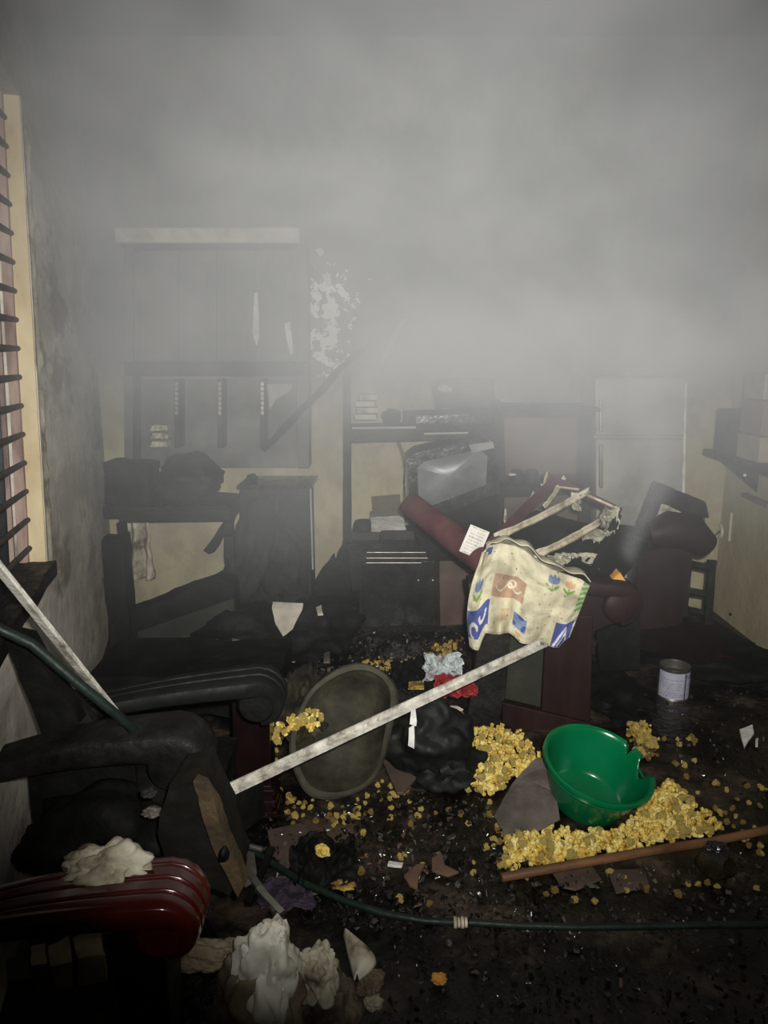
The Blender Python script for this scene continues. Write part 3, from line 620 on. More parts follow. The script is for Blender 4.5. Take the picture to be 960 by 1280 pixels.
def rag(name, cx, cy, y, rx, ry, m, label, seed, parent=None, cat=None, amp=.05, group=None, tilt=.0):
    """crumpled sheet standing or lying at depth y"""
    C = Y(cx, cy, y)
    def f(u, v):
        a = (u-.5)*2; b = (v-.5)*2; ww = 1+.30*noise.noise((seed, a*1.7, b*1.7)) + .05*noise.noise((seed,a*6,b*6))
        p = Vector((a*rx*ww, 0, -b*ry*ww)); n_ = noise.fractal(Vector((a*1.4+seed, b*1.4, seed*.7)), 1, 2, 4)
        ridg = abs(noise.noise((a*3+seed, b*3, 4)))*amp*1.2
        return C + p + Vector((0, n_*amp + ridg + tilt*b, 0))
    return ob(name, MB().grid(f, 40, 40), M[m], parent, label=label, cat=cat, smooth=50, solid=.003, group=group)
rag('torn_fabric', 762,660,3.12,.035,.085,'ragG','torn pale fabric hanging from the rail',3,wf)
rag('torn_fabric', 748,678,3.06,.065,.055,'ragG','crumpled dirty fabric under the straps',5,wf)
rag('torn_fabric', 712,706,2.94,.10,.042,'ragG','greenish wrinkled fabric beside the cloth',8,wf)
rag('torn_fabric', 722,628,3.17,.02,.035,'cream','small torn fabric tongue',9,wf)
ob('seat_slab', rough_up(dense(MB().prism([Y(708,722,2.86),Y(775,668,3.1),Y(812,670,3.1),Y(806,690,3.05),Y(768,735,2.86),Y(735,735,2.84)], (0,.06,.03)),2),9,.006), M['charD'], label='thick black burnt seat board propped behind the scroll arm', cat='board')
ob('foam_wedge', rough_up(dense(MB().prism([Y(763,728,2.82),Y(775,715,2.82),Y(784,729,2.82)], (0,.05,0)),2),20,.003), M['amber'], label='small orange foam wedge above the scroll arm', cat='foam')
# white paper tag on the bolster
def tag_f(u, v):
    a = u*26-13; b = v*38-19; return Y(593+a*.92+b*-.38+0, 677+a*.38+b*.88, 2.835+.012*math.cos(u*PI)**2+.01*v)
def tag_c(u, v):
    ln = abs((v*9) % 1 - .5) < .14 and .15 < u < .85 and noise.noise((u*30, int(v*9)*5, 0)) > -.1
    return (.35,.34,.3) if ln else (.75,.73,.66)
M['paper'] = vmat('printed_paper', .7, .2, 30, .2); M['printed'] = vmat('printed_cloth', .9, .6, 45, .5, 9)
ob('paper_tag', MB().grid(tag_f, 24, 40, tag_c), M['paper'], label='white printed paper tag stuck on the maroon bolster', cat='tag', smooth=50, solid=.002)
# ------------------------------------------------------------------ printed cloth
def lerp(a, b, t): return a+(b-a)*t
def poly(pts, t):
    n = len(pts)-1; x = t*n; i = min(int(x), n-1); f = x-i
    return (lerp(pts[i][0], pts[i+1][0], f), lerp(pts[i][1], pts[i+1][1], f))
topc = [(604,690),(612,682),(626,679),(642,682),(656,688),(672,702),(690,712),(708,718),(726,724),(737,732)]
botc = [(587,808),(598,812),(607,793),(622,791),(636,793),(650,802),(668,805),(684,807),(698,808),(712,798)]
def cl(u, v):
    """front hang of the cloth"""
    tx, ty = poly(topc, u); bx, by = poly(botc, u)
    px = lerp(tx, bx, v); py = lerp(ty, by, v) + 2*math.sin(u*24)*v
    px -= 10*math.sin(v*PI)*(1-u)**3
    fold = .030*math.sin(u*17 + v*1.2+.8)*(.3+.7*v) + .012*math.sin(u*33+v*3)*v + .016*noise.noise((u*5, v*5, 3)) + .008*noise.noise((u*13,v*11,1))
    hang = lerp(2.785, 2.70, min(1, v*2.2))
    return Y(px, py, hang + fold)
CR, BL, PK, GN, OR, LB = (.78,.72,.50), (.07,.10,.34), (.52,.34,.22), (.22,.42,.08), (.72,.45,.25), (.22,.30,.50)
def sq(u, v, a, b, c, d): return a < u < c and b < v < d
def seg(u, v, a, b, c, d, w):
    """thin stroke"""
    L2 = (c-a)**2+(d-b)**2; t = max(0, min(1, ((u-a)*(c-a)+(v-b)*(d-b))/L2)); return math.hypot(u-a-t*(c-a), v-b-t*(d-b)) < w
def tulip(u, v, cx, cy, col, s=1.0):
    dx, dy = (u-cx)/s, (v-cy)/s
    if math.hypot(dx/.045, dy/.065) < 1 and not (dy < -.035 and abs(abs(dx)-.018) < .008): return col
    if math.hypot((dx-.03-(dy-.1)*-.5)/.018, (dy-.115)/.045) < 1 or math.hypot((dx+.035-(dy-.1)*.5)/.018, (dy-.115)/.04) < 1: return GN
    if abs(dx) < .005 and .05 < dy < .17: return (.3,.42,.15)
    return None
def clc(u, v):
    c = CR; k = noise.noise((u*2.3, v*2.3, 9)); c = tuple(x*(1+.10*k) for x in c)
    if sq(u,v,.24,.33,.52,.58):
        c = PK
        t = (u-.27)/.22
        if 0 < t < 1 and abs(v-(.46+.05*math.sin(t*9.5))) < .012: c = (.8,.72,.55)
        if abs(math.hypot((u-.40)/.9, v-.42)-.04) < .010: c = (.8,.72,.55)
    if sq(u,v,.005,.62,.24,.90):
        c = BL
        if abs(math.hypot((u-.07)/.55, (v-.82))-.07) < .020 and not (u > .07 and v > .82): c = (.75,.72,.68)
        if abs(math.hypot((u-.17)/.5, (v-.72))-.075) < .018 and v > .70: c = (.75,.72,.68)
    if sq(u,v,.46,.72,.58,.88):
        c = LB if noise.noise((u*22, v*16, 2)) > -.15 else BL
    if sq(u,v,.80,.66,.985,1.0):
        c = BL
        if seg(u,v,.83,.98,.90,.72,.011) or seg(u,v,.90,.72,.94,.96,.009) or seg(u,v,.86,.98,.92,.80,.007): c = (.7,.7,.72)
    if sq(u,v,.07,.02,.16,.10): c = BL
    for t in (tulip(u,v,.10,.38,LB), tulip(u,v,.70,.12,LB), tulip(u,v,.83,.12,OR,.9), tulip(u,v,.52,.93,OR,.6)):
        if t: c = t
    if sq(u,v,.34,.70,.42,.84): c = (.66,.5,.28)
    if sq(u,v,.93,.0,1.0,.5): c = (.2,.42,.1) if math.sin(v*70+u*60) > -.2 else (.62,.68,.42)
    if sq(u,v,.58,.22,.72,.25): c = (.6,.55,.36)
    if noise.noise((u*40, v*40, 5)) > .62: c = (.2,.15,.1)
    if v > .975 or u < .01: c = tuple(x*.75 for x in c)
    return c
pc = thing('printed_cloth', 'cream cloth printed with blue squares and tulips draped over the chair arm', 'cloth', Y(660,808,2.70))
ob('front_drape', MB().grid(cl, 150, 130, clc), M['printed'], pc, smooth=60, solid=.003)
def clb(u, v):
    tx, ty = poly(topc, u); p = Y(tx, ty, 2.785); q = Y(tx+4, ty-4-7*math.sin(PI*v), 2.785+.17*v)
    q.z += -.05*v*v + .006*math.sin(u*30+v*5) ; return q + noisev((u*5, v*3, 0), 1.5, .006*min(1, v*3))
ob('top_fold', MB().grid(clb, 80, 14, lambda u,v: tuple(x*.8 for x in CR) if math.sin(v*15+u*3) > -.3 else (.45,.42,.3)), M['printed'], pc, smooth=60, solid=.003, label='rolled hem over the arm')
# corner of cloth tail at the left edge
def tail(u, v): return Y(603-14*v+8*u*(1-v*.3)-6*math.sin(PI*v), 690+112*v, 2.775-.03*v+.02*math.sin(u*6))
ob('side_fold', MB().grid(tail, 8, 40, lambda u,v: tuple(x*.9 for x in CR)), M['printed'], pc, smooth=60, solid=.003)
# ------------------------------------------------------------------ second armchair, right, smoke in front
a2 = thing('armchair', 'sooty maroon armchair standing on end near the corner, smoke curling up beside it', 'armchair', Z(835, 835))
y2 = 3.25
ob('front_post', rough_up(dense(slab([(800,690),(868,680),(850,790),(838,800),(786,795),(796,740)], y2, .12),3),6,.008), M['maroon'], a2, smooth=50)
ob('armrest', MB().tube([Y(812,668,y2),Y(835,662,y2-.01),Y(862,665,y2),Y(882,682,y2+.02)], [.06,.085,.085,.06], 20), M['maroon'], a2, smooth=60)
ob('top_bar', rough_up(dense(slab([(822,604),(836,608),(882,628),(886,648),(862,646),(818,624)], y2+.06, .05),2),12,.005), M['char'], a2)
ob('side_bar', slab([(822,604),(834,612),(812,668),(800,660)], y2+.05, .06), M['char'], a2)
ob('peeled_patch', slab([(818,628),(853,636),(846,652),(814,648)], y2+.09, .01), M['ragG'], a2, label='pale peeled patch')
ob('foot_rail', rough_up(dense(slab([(796,790),(880,778),(900,800),(905,826),(880,832),(800,812)], y2-.02, .1),2),9,.008), M['darkred'], a2)
ob('base_side', slab([(746,790),(800,740),(800,838),(750,838)], y2-.05, .04), M['charD'], a2)
lc2 = thing('ladder_chair', 'dark ladder-back chair tipped between maroon armchair and smoky wall', 'chair', Z(880, 800))
for x0,x1 in ((858,852),(888,884)): ob('back_post', beamY((x0+2,700),3.55,(x1,780),3.5,.035,.035), M['char'], lc2)
for yy in (704,738,762): ob('crossbar', beamY((857,yy),3.53,(888,yy+6),3.53,.03,.035), M['char'], lc2)
ob('seat', rough_up(dense(MB().box(Y(880,790,3.45), (.34,.3,.05), Euler((.1,.2,.3)).to_matrix()),2),9,.01), M['charD'], lc2)
ob('leg', beamY((860,790),3.5,(866,815),3.45,.03,.03), M['charD'], lc2); ob('leg', beamY((905,795),3.5,(900,812),3.5,.03,.03), M['charD'], lc2)
ob('red_rail', MB().tube([Z(868,832,.05),Z(890,826,.06),Z(914,827,.06)], [.035,.04,.03], 14), M['gloss'], label='glossy dark red furniture rail lying at the foot of the smoky wall', cat='rail', smooth=60)
lump('burnt_heap', Z(925,835,.03), (.3,.2,.07), 'charD', 'low black heap along the foot of the smoky wall', 'heap', 21, .4, 1.6)
lump('burnt_heap', Z(760,865,.02), (.14,.25,.05), 'charD', 'low black heap between the two maroon armchairs', 'heap', 22, .5, 2)
#@@LEFTCHAIRS
# ================================================================== LEFT: chairs facing right, arms with scroll noses
c1 = thing('armchair', 'blackened armchair with two scroll arms below the barred window', 'armchair', Z(230, 1030))
A_end = Z(345,838,.60); B_end = Z(248,897,.60)
ob('armrest', scroll_arm(A_end.x-.62, A_end.x, A_end.y+.02, .575, .14, .06, -.14, -.055, .055, 2), M['black'], c1, smooth=50, label='far scroll arm, black and wet')
ob('armrest', scroll_arm(B_end.x-.48, B_end.x, B_end.y+.0, .565, .15, .085, -.05, -.055, .06, 0), M['char'], c1, smooth=50, label='near scroll arm, thick and grey with soot')
ob('scroll_end', plug(A_end.x, A_end.y+.02, .575, .125, .055), M['charD'], c1, smooth=50)
ob('scroll_end', plug(B_end.x, B_end.y, .565, .14, .06), M['charD'], c1, smooth=50)
ob('front_post', fluted_post(Z(316,1030).x, Z(316,1020).y+.04, 0, .50, .12, .10), M['darkred'], c1, bevel=.006, label='dark red post with moulded foot')
pb = Z(225,1110); ob('front_post', fluted_post(B_end.x-.1, B_end.y+.02, 0, .52, .12, .1), M['charD'], c1, bevel=.006)
ob('rear_post', rough_up(dense(MB().prism([Y(0,790,1.72),Y(34,798,1.72),Y(88,885,1.72),Y(98,905,1.72),Y(60,940,1.72),Y(38,880,1.72),Y(12,820,1.72)], (0,.05,0)),2),9,.004), M['charD'], c1)
ob('back_panel', slab([(46,868),(92,868),(118,905),(60,935)], 1.78, .03), M['char'], c1)
ob('seat', rough_up(dense(MB().box((B_end.x-.22, 1.93, .28), (.46,.36,.10)),3),7,.015), M['charD'], c1, smooth=60)
ob('side_panel', MB().prism([(B_end.x-.45,B_end.y,.06),(B_end.x-.1,B_end.y,.06),(B_end.x-.1,B_end.y,.53),(B_end.x-.45,B_end.y,.5)], (0,.03,0)), M['charD'], c1)
ob('front_rail', MB().beam((A_end.x-.06,A_end.y,.2),(B_end.x-.08,B_end.y,.2),.03,.14), M['charD'], c1)
c0 = thing('armchair', 'armchair with a glossy fluted red scroll arm nearest the camera', 'armchair', Z(120,1270))
C_end = Z(238,1106,.60)
ob('armrest', scroll_arm(C_end.x-.42, C_end.x, C_end.y, .60, .135, .06, -.06, -.035, .042, 3), M['gloss'], c0, smooth=50, label='glossy red arm with fluted lines')
ob('scroll_end', plug(C_end.x, C_end.y, .60, .12, .042), M['gloss'], c0, smooth=50)
ob('side_rail', MB().prism([(C_end.x-.38,C_end.y+.02,.49),(C_end.x-.12,C_end.y+.02,.50),(C_end.x-.08,C_end.y+.02,.555),(C_end.x-.38,C_end.y+.02,.53)], (0,.04,0)), M['charD'], c0)
ob('front_post', fluted_post(C_end.x-.09, C_end.y+.02, 0, .53, .09, .09), M['charD'], c0, bevel=.006)
# charred foam cushion with brown torn face
fc = thing('burnt_cushion', 'burnt black foam cushion with a brown torn face between the left chairs', 'cushion', Z(260,1110,.2))
yq = 1.45
ob('crust', rough_up(dense(MB().prism(pxs([(212,985),(248,979),(262,1010),(280,1050),(300,1100),(285,1118),(262,1110),(215,1100),(196,1040)], yq), (0,.14,0)),3),9,.01), M['foamB'], fc, smooth=60)
ob('torn_face', rough_up(dense(MB().prism(pxs([(242,978),(254,983),(268,1006),(280,1038),(292,1070),(305,1108),(298,1122),(284,1096),(266,1058),(252,1018)], yq-.03), (.004,.03,0)),2),14,.004), M['foamF'], fc)
lump('burr', Y(281,1063,yq-.02), (.016,.02,.022), 'charD', 'small black knob on the torn face', None, 3, parent=fc, sub=3)
lump('burnt_seat_pad', Z(128,1040,.30), (.20,.14,.13), 'charD', 'huge black burnt seat pad between the near chairs', 'cushion', 31, .35, 1.3)
lump('burnt_scrap', Y(190,1015,1.5), (.022,.015,.012), 'shard', 'small curled pinkish scrap beside the burnt cushion', 'scrap', 7, .4, 2)
lump('burnt_scrap', Y(186,990,1.5), (.018,.018,.01), 'charG', 'small grey curled scrap near the thick scroll arm', 'scrap', 6, .4, 2)
# crumpled white cloth on the chair's arm
def crumple(name, c, s, m, label, cat, seed, sub=5, amp=.3, group=None, ridge=.28, parent=None):
    vs, fs = ico(sub, amp, 1.3, seed, (1,1,1))
    out = []
    for v in vs:
        q = v*1.0 + noise.noise_vector(v*1.1+Vector((seed,2,0)))*.5
        r_ = 1 + ridge*.45*noise.noise(q*1.3+Vector((seed,0,0))) - ridge*.32*(1-abs(noise.noise(Vector((q.x*1.9,q.y*1.9,q.z*.7))+Vector((0,seed,0)))))**6 + .03*noise.noise(q*5)
        out.append(Vector(c)+Vector((v.x*s[0], v.y*s[1], v.z*s[2]))*r_)
    return ob(name, MB().add(out, fs), M[m], parent, label=label, cat=cat, group=group, smooth=60)
crumple('crumpled_cloth', Z(125,1096,.62)+Vector((0,.03,-.01)), (.085,.05,.045), 'bone', 'crumpled whitish cloth lying behind the glossy red arm', 'cloth', 3, ridge=.6)
# bottom rags
rg = thing('dirty_rag', 'greyish white rag bunched like a hood at the bottom edge', 'rag', Z(340,1250,.0))
crumple('knot', Z(342,1168,.33), (.028,.03,.028), 'boneW', None, None, 5, ridge=.5, parent=rg)
crumple('bulk', Z(336,1222,.22), (.075,.065,.13), 'boneW', None, None, 14, ridge=.7, parent=rg)
crumple('skirt', Z(318,1268,.12), (.10,.08,.15), 'ragB', 'brown stained lower folds', None, 15, ridge=1.0, parent=rg)
crumple('dirty_rag', Z(396,1216,.18), (.05,.045,.07), 'bone', 'cream bunched rag with burnt holes beside the white rag', 'rag', 17, ridge=.7)
crumple('dirty_rag', Z(404,1266,.06), (.08,.07,.11), 'ragB', 'brown stained rag heap below the bunched rags', 'rag', 18, ridge=.6)
def petal(u, v):
    a = (u-.5)*2; w_ = .030*math.sin(PI*min(.98, v*.9+.05)); return Z(432+14*v+0, 1170+56*v, .16) + Vector((a*w_ + .025*math.sin(PI*v), 0, .02*(1-a*a)))
ob('pale_shell', MB().grid(petal, 14, 24), M['bone'], label='pale curved shell-like peel right of the bunched rags', cat='peel', smooth=60, solid=.004)
crumple('cloth_scrap', Z(463,1230,.1), (.03,.03,.028), 'ragB', 'small brown scrap right of the pale peel', 'scrap', 19, ridge=.5)
crumple('cloth_scrap', Z(466,1252,.08), (.022,.02,.018), 'bone', 'small tan scrap below the brown one', 'scrap', 20, ridge=.5)
crumple('foam_block', Z(256,1194,.22), (.075,.035,.03), 'stone', 'beige torn foam block in front of the glossy red arm', 'foam', 23, ridge=.5)
crumple('foam_block', Z(288,1188,.2), (.02,.02,.025), 'stone', 'little brown crumb beside the beige foam block', 'foam', 24, ridge=.5)
# stones bottom left
for k,(pts,l) in enumerate([([(92,1205),(130,1190),(134,1228),(100,1232)],'tan stone with a square face at the bottom edge, nearest the rags'),([(64,1212),(88,1202),(92,1236),(68,1240)],'middle tan stone under the near armchair'),([(42,1216),(60,1210),(64,1236),(46,1240)],'small brown stone of the row under the near armchair'),([(10,1232),(40,1222),(46,1256),(14,1262)],'dark olive stone at the outer end of the row')]):
    ob('stone', rough_up(dense(flat(pts,.1,.07),2),14,.006), M['stone' if k<3 else 'olive'], label=l, cat='stone', group='stones under the near armchair', smooth=50)
#@@FLOORTHINGS
# ================================================================== POLES, HOSE, STICK
def angle_bar(name, A, B, w, label, m='pole', th=.006):
    o = thing(name, label, 'pole', A); A, B = Vector(A), Vector(B); d = (B-A).normalized(); sd = d.cross(Vector((0,0,1))).normalized(); u = sd.cross(d)
    n = 16; mb = MB(); L_ = [(-w/2,w*.35),(w/2,w*.35),(w/2,w*.35-th),(-w/2+th,w*.35-th),(-w/2+th,-w/2),(-w/2,-w/2)]
    mb.sweep([A.lerp(B,i/n) for i in range(n+1)], L_, tuple(sd)); ob('angle_bar', mb, M[m], o); 
    cap = MB().box(A.lerp(B,.985), (w*.5,w*.5,w*.5)); ob('bolt_hole_plate', cap, M['tin'], o); return o
angle_bar('metal_pole', Z(268,997,.50-.18), Y(682,803,2.62), .028, 'long whitish metal pole leaning up to the printed cloth')
angle_bar('metal_pole', Y(-6,700,1.5), Z(226,990,.18), .026, 'weathered whitish pole slanting down from the window')
ob('green_hose', MB().tube([Y(-10,782,1.6), Y(40,805,1.62), Y(95,852,1.63), Y(160,905,1.66), Y(185,935,1.72)], .012, 12), M['hose'], label='dark green rod crossing the whitish pole under the window', cat='rod', smooth=60)
hs = thing('garden_hose', 'dark green hose running across the floor to the right edge', 'hose', Z(573,1153,.02))
hp_ = [(284,1046),(330,1072),(380,1104),(430,1126),(480,1142),(530,1151),(568,1153)]
ob('hose_length', MB().tube([Z(a,b,.05) for a,b in hp_], .0095, 12), M['hose'], hs, smooth=60, label='left length of hose')
ob('hose_length', MB().tube([Z(a,b,.05) for a,b in [(586,1153),(650,1157),(720,1159),(800,1158),(880,1156),(970,1156)]], .009, 12), M['hose'], hs, smooth=60)
cn = MB()
for k in range(4): cn.tube([Z(567+k*4.5,1153,.05), Z(570.5+k*4.5,1153,.05)], [.0125 if k%2 else .0145]*2, 12)
ob('connector', cn, M['cream'], hs, label='pale yellowish hose connector', smooth=40)
ob('chrome_rod', MB().tube([Z(286,1050,.09), Z(328,1062,.08)], .008, 10), M['tin'], label='short shiny rod end beside the burnt cushion', cat='rod', smooth=60)
for k,(a,b) in enumerate([((300,1075),(345,1140)),((322,1110),(352,1142)),((340,1060),(310,1130))]):
    ob('frame_bar', MB().beam(Z(*a,.08), Z(*b,.05), .018,.014), M['tin' if k<2 else 'charD'], label=('long dull metal bar under the green hose','short dull metal bar beside the purple netting','black bar crossing the green hose')[k], cat='bar')
ob('grey_flap', flat([(296,1062),(318,1068),(322,1100),(306,1110)], .06, .006), M['shard'], label='grey plastic flap between the crossing bars', cat='flap')
def drape(name, cx, cy, rx, ry, z, m, label, cat, seed, amp=.03, n=40):
    C = Z(cx, cy, z); ex = Z(cx+rx, cy, z).x - C.x; ey = Z(cx, cy-ry, z).y - C.y
    def f(u, v):
        a = (u-.5)*2; b = (v-.5)*2; r_ = 1+.35*noise.noise((seed, a*1.5, b*1.5))
        sqf = 1-.18*a*a*b*b
        return C + Vector((a*ex*r_*sqf, b*ey*r_*sqf, amp*(.6+noise.fractal(Vector((a*1.6+seed, b*1.6, 1)), 1, 2, 4)) + amp*.7*abs(noise.noise((a*4, b*4+seed, 2))) ))
    return ob(name, MB().grid(f, n, n), M[m], label=label, cat=cat, smooth=55, solid=.003)
drape('purple_netting', 360,1122,34,22,.01,'purple','torn purple netting on the floor under the green hose','netting',6,.015)
sticko = thing('broom_stick', 'brown wooden stick lying across the yellow foam', 'stick', Z(790,1075,.03))
ob('shaft', MB().tube([Z(627,1097,.035),Z(720,1080,.045),Z(800,1066,.05),Z(890,1052,.045),Z(975,1034,.04)], [.0125,.0135,.0135,.013,.013], 14), M['stick'], sticko, smooth=60)
# ================================================================== GREEN BASIN
gb = thing('basin', 'green plastic basin with a broken rim tipped on the yellow foam', 'basin', Z(750,1030,.02))
def basin_mtx():
    c = Z(741,1022,.03); 
    # opening faces up, towards the camera and a little right
    q = Euler((math.radians(13), math.radians(10), 0)).to_matrix().to_4x4()
    return Matrix.Translation(c + Vector((.0,.10,.0))) @ q
bmx = basin_mtx()
r0, r1, hh = .115, .172, .165
prof = []
for k in range(15):
    t = k/14; prof.append((lerp(r0, r1, t**.8), hh*t))
prof += [(r1+.010, hh+.001), (r1+.013, hh-.004), (r1+.012, hh-.014)]
inn = [(r1-.004, hh-.004)] + [(lerp(r0, r1, (k/14)**.8)-.004, max(hh*k/14, .006)) for k in range(13,-1,-1)]
full = [(0,0),(r0*.6,0)] + prof[:1] + prof[1:]
bs = MB(); seg_ = 96
def basin_lathe(profile, name, m, label=None, notch=True):
    mb = MB(); n = len(profile); vs = []; fs = []
    for r, z in profile:
        for i in range(seg_):
            a = 2*PI*i/seg_; rr, zz = r, z
            if notch:     # broken bite out of the rim, at its right side
                da = (a - math.radians(8) + PI) % (2*PI) - PI
                bite = max(0, 1-abs(da)/math.radians(13)); lim = hh*(1-.34*bite**.6*(1+.25*noise.noise((a*9,0,0)))) if bite > 0 else 9
                if zz > lim: zz = lim; rr = min(rr, lerp(r0, r1, (lim/hh)**.8))
                da = (a - math.radians(38) + PI) % (2*PI) - PI
                bite = max(0, 1-abs(da)/math.radians(4)); lim = hh*(1-.22*bite) if bite > 0 else 9
                if zz > lim: zz = lim; rr = min(rr, lerp(r0, r1, (lim/hh)**.8))
            vs.append(bmx @ Vector((rr*math.cos(a), rr*math.sin(a), zz)))
    for j in range(n-1):
        for i in range(seg_): fs.append((j*seg_+i, j*seg_+(i+1)%seg_, (j+1)*seg_+(i+1)%seg_, (j+1)*seg_+i))
    mb.add(vs, fs); return ob(name, mb, m, gb, label=label, smooth=50, solid=.0)
shell = [(0.001,0)] + [(r0*.5,0)] + prof[:-3]
basin_lathe(shell + [(r1+.002,hh+.002)] + inn + [(0.001,.006)], 'bowl', M['green'])
basin_lathe([(r1-.002,hh+.001),(r1+.006,hh+.005),(r1+.012,hh+.002),(r1+.013,hh-.008),(r1+.009,hh-.012),(r1+.002,hh-.006),(r1-.002,hh+.001)], 'rim', M['green'], 'thick rolled rim')
basin_lathe([(lerp(r0,r1,.80)+.0005,hh*.76),(lerp(r0,r1,.80)+.005,hh*.765),(lerp(r0,r1,.84)+.005,hh*.79),(lerp(r0,r1,.84),hh*.80)], 'ridge', M['green'], None, False)
# ================================================================== TIN CAN
tc_ = thing('tin_can', 'open paint tin with a greyish paper label standing on the wet floor', 'can', Z(847,880))
cb0 = Z(847,877); cr_ = .0655; chh = .148
mtx = Matrix.Translation(cb0 + Vector((0,.06,0)))
ob('body', MB().lathe([(0.001,.002),(cr_-.001,.002),(cr_+.002,0),(cr_+.002,.005),(cr_,.008),(cr_,chh-.008),(cr_+.0025,chh-.004),(cr_+.0025,chh),(cr_-.004,chh),(cr_-.005,chh-.006),(cr_-.003,chh-.02),(cr_-.003,.01),(.001,.01)], 48, mtx), M['tin'], tc_, smooth=35)
def lab(u, v):
    a = -PI*.98 + u*PI*1.9; return mtx @ Vector(((cr_+.0012)*math.cos(a), (cr_+.0012)*math.sin(a), .010+v*(chh-.026)))
def labc(u, v):
    a = -PI*.98 + u*PI*1.9
    if abs(a-(-PI/2+.42)) < .05: return (.02,.02,.02)
    row = int(v*14); base = (.42,.42,.50)
    if row in (1,2,3,5,6,7,8,10) and .12 < (v*14) % 1 < .62 and noise.noise((u*95, row*7.7, 0)) > -.02: return (.24,.24,.33)
    if row in (11,12) and .3 < u < .5 and noise.noise((u*50, row*3, 0)) > -.1: return (.18,.18,.3)
    k = noise.noise((u*8, v*3, 4)); return tuple(x*(1+.2*k) for x in base)
ob('paper_label', MB().grid(lab, 240, 84, labc), M['paper'], tc_, smooth=60, label='greyish paper label with faint text and a black stripe')
ob('paint_residue', MB().lathe([(.001,.0),(cr_-.006,0),(cr_-.006,.004),(.001,.006)], 32, Matrix.Translation(cb0+Vector((0,.06,chh-.045)))), M['olive'], tc_)
# ================================================================== BIG DARK TRAY, CLOTH, BAG, SHARDS
ty = thing('rubber_tray', 'large dusty olive bowl-shaped tray leaning in front of the debris, under the long pole', 'tray', Z(430,985))
cT = Y(430,912,2.36)
mT = Matrix.Translation(cT) @ Euler((math.radians(50), math.radians(22), math.radians(-18))).to_matrix().to_4x4() @ Matrix.Diagonal((.68,.93,1,1))
def tray(prof, name, label=None, f=5, a=.03, m='rubber'):
    mb = MB().lathe(prof, 64, mT); mb.v = [v + noisev(v, f, a) for v in mb.v]; return ob(name, mb, M[m], ty, smooth=55, label=label)
tray([(.001,-.125),(.10,-.12),(.17,-.10),(.22,-.04),(.245,0),(.245,.008),(.215,-.03),(.16,-.088),(.09,-.105),(.001,-.108)], 'bowl')
tray([(.238,-.004),(.252,.004),(.258,.014),(.248,.024),(.228,.016),(.232,-.004)], 'rim', 'thick folded rim', m='rubberR')
drape('burnt_cloth', 372,892,42,48,.15,'rubber','dusty olive burnt cloth heaped left of the bowl-shaped tray','cloth',11,.05)
bg = thing('black_bag', 'crumpled black bag with two white tape strips below the long pole', 'bag', Z(530,975))
vs, fs = ico(5,.3,1.1,41,(.16,.10,.15)); ob('sack', rough_up(MB().add([Z(535,930,.14)+v for v in vs], fs),12,.01), M['black'], bg, smooth=60)
vs, fs = ico(4,.4,1.6,42,(.12,.10,.07)); ob('flap', rough_up(MB().add([Z(560,960,.06)+v for v in vs], fs),12,.01), M['black'], bg, smooth=50)
def tape(pts, y, nm): return ob('tape', rough_up(dense(slab(pts, y, .003),1),20,.002), M['white'], bg, label='white tape strip, '+nm)
tape([(514,886),(519,884),(521,902),(520,908),(512,905)], 2.23, 'upper one'); tape([(511,910),(518,906),(518,936),(510,932)], 2.20, 'lower one')
ob('paper_scrap', flat([(511,853),(530,852),(530,862),(510,862)], .165, .004), M['foamD'], label='small yellow brown scrap above the black bag', cat='scrap')
drape('black_sheet', 520,850,32,18,.12,'black','flat black plastic sheet above the black bag','sheet',13,.03)
rag('plastic_bag', 553,833,2.78,.075,.05,'plastic','crumpled white and pinkish plastic bag beside the chair leg',15,cat='bag',amp=.05)
rd = rag('red_cloth', 566,860,2.72,.085,.05,'red','folded red cloth under the long pole beside the chair leg',16,cat='cloth',amp=.04)
crumple('tissue_scrap', Y(569,888,2.62), (.03,.02,.016), 'plasterC', 'pinkish pale scrap under the red cloth', 'scrap', 27, ridge=.5)
def shard(pts, z, th, m, label, cat='shard', tilt=(0,0), name='shard', group=None, it=1):
    P = [Z(a,b,z) for a,b in pts]; c = sum(P, Vector())/len(P)
    P = [Vector((p.x,p.y,z+(p.x-c.x)*tilt[0]+(p.y-c.y)*tilt[1])) for p in P]
    zm = min(p.z for p in P)
    if zm < .002: P = [p+Vector((0,0,.002-zm)) for p in P]
    mb = dense(MB().prism(P, (0,0,th)), it); mb = rough_up(mb, 12, .003)
    return ob(name, mb, M[m], label=label, cat=cat, group=group, bevel=.002)
shard([(476,950),(490,933),(526,968),(504,992),(496,992)], .05, .012, 'shardB', 'flat brown tile piece propped below the bowl-shaped tray', 'tile', (0,.05), 'tile_shard')
shard([(618,1012),(640,985),(668,966),(688,967),(700,1022),(660,1033),(630,1030)], .05, .008, 'shard', 'large grey brown curved shard leaning on the green basin', 'shard', (.15,.25), it=2)
shard([(652,972),(672,966),(690,968),(689,985)], .085, .006, 'shard', 'narrow grey strip on top of the large shard', 'shard', (0,.2))
ob('plaster_chunk', rough_up(dense(MB().prism(pxs([(340,760),(378,762),(366,786),(354,795),(344,780)],3.3),(0,.03,.02)),2),12,.003), M['plasterC'], label='pale pentagon shaped plaster chunk on the black rubble', cat='plaster')
shard([(380,789),(396,791),(394,798),(381,796)], .1, .012, 'shard', 'small grey chip right of the plaster chunk', 'chip', (0,.15), 'plaster_chip')
shard([(262,822),(268,814),(292,816),(280,824)], .1, .01, 'plasterC', 'pale chip on the black rubble behind the far scroll arm', 'chip', (0,.15), 'plaster_chip')
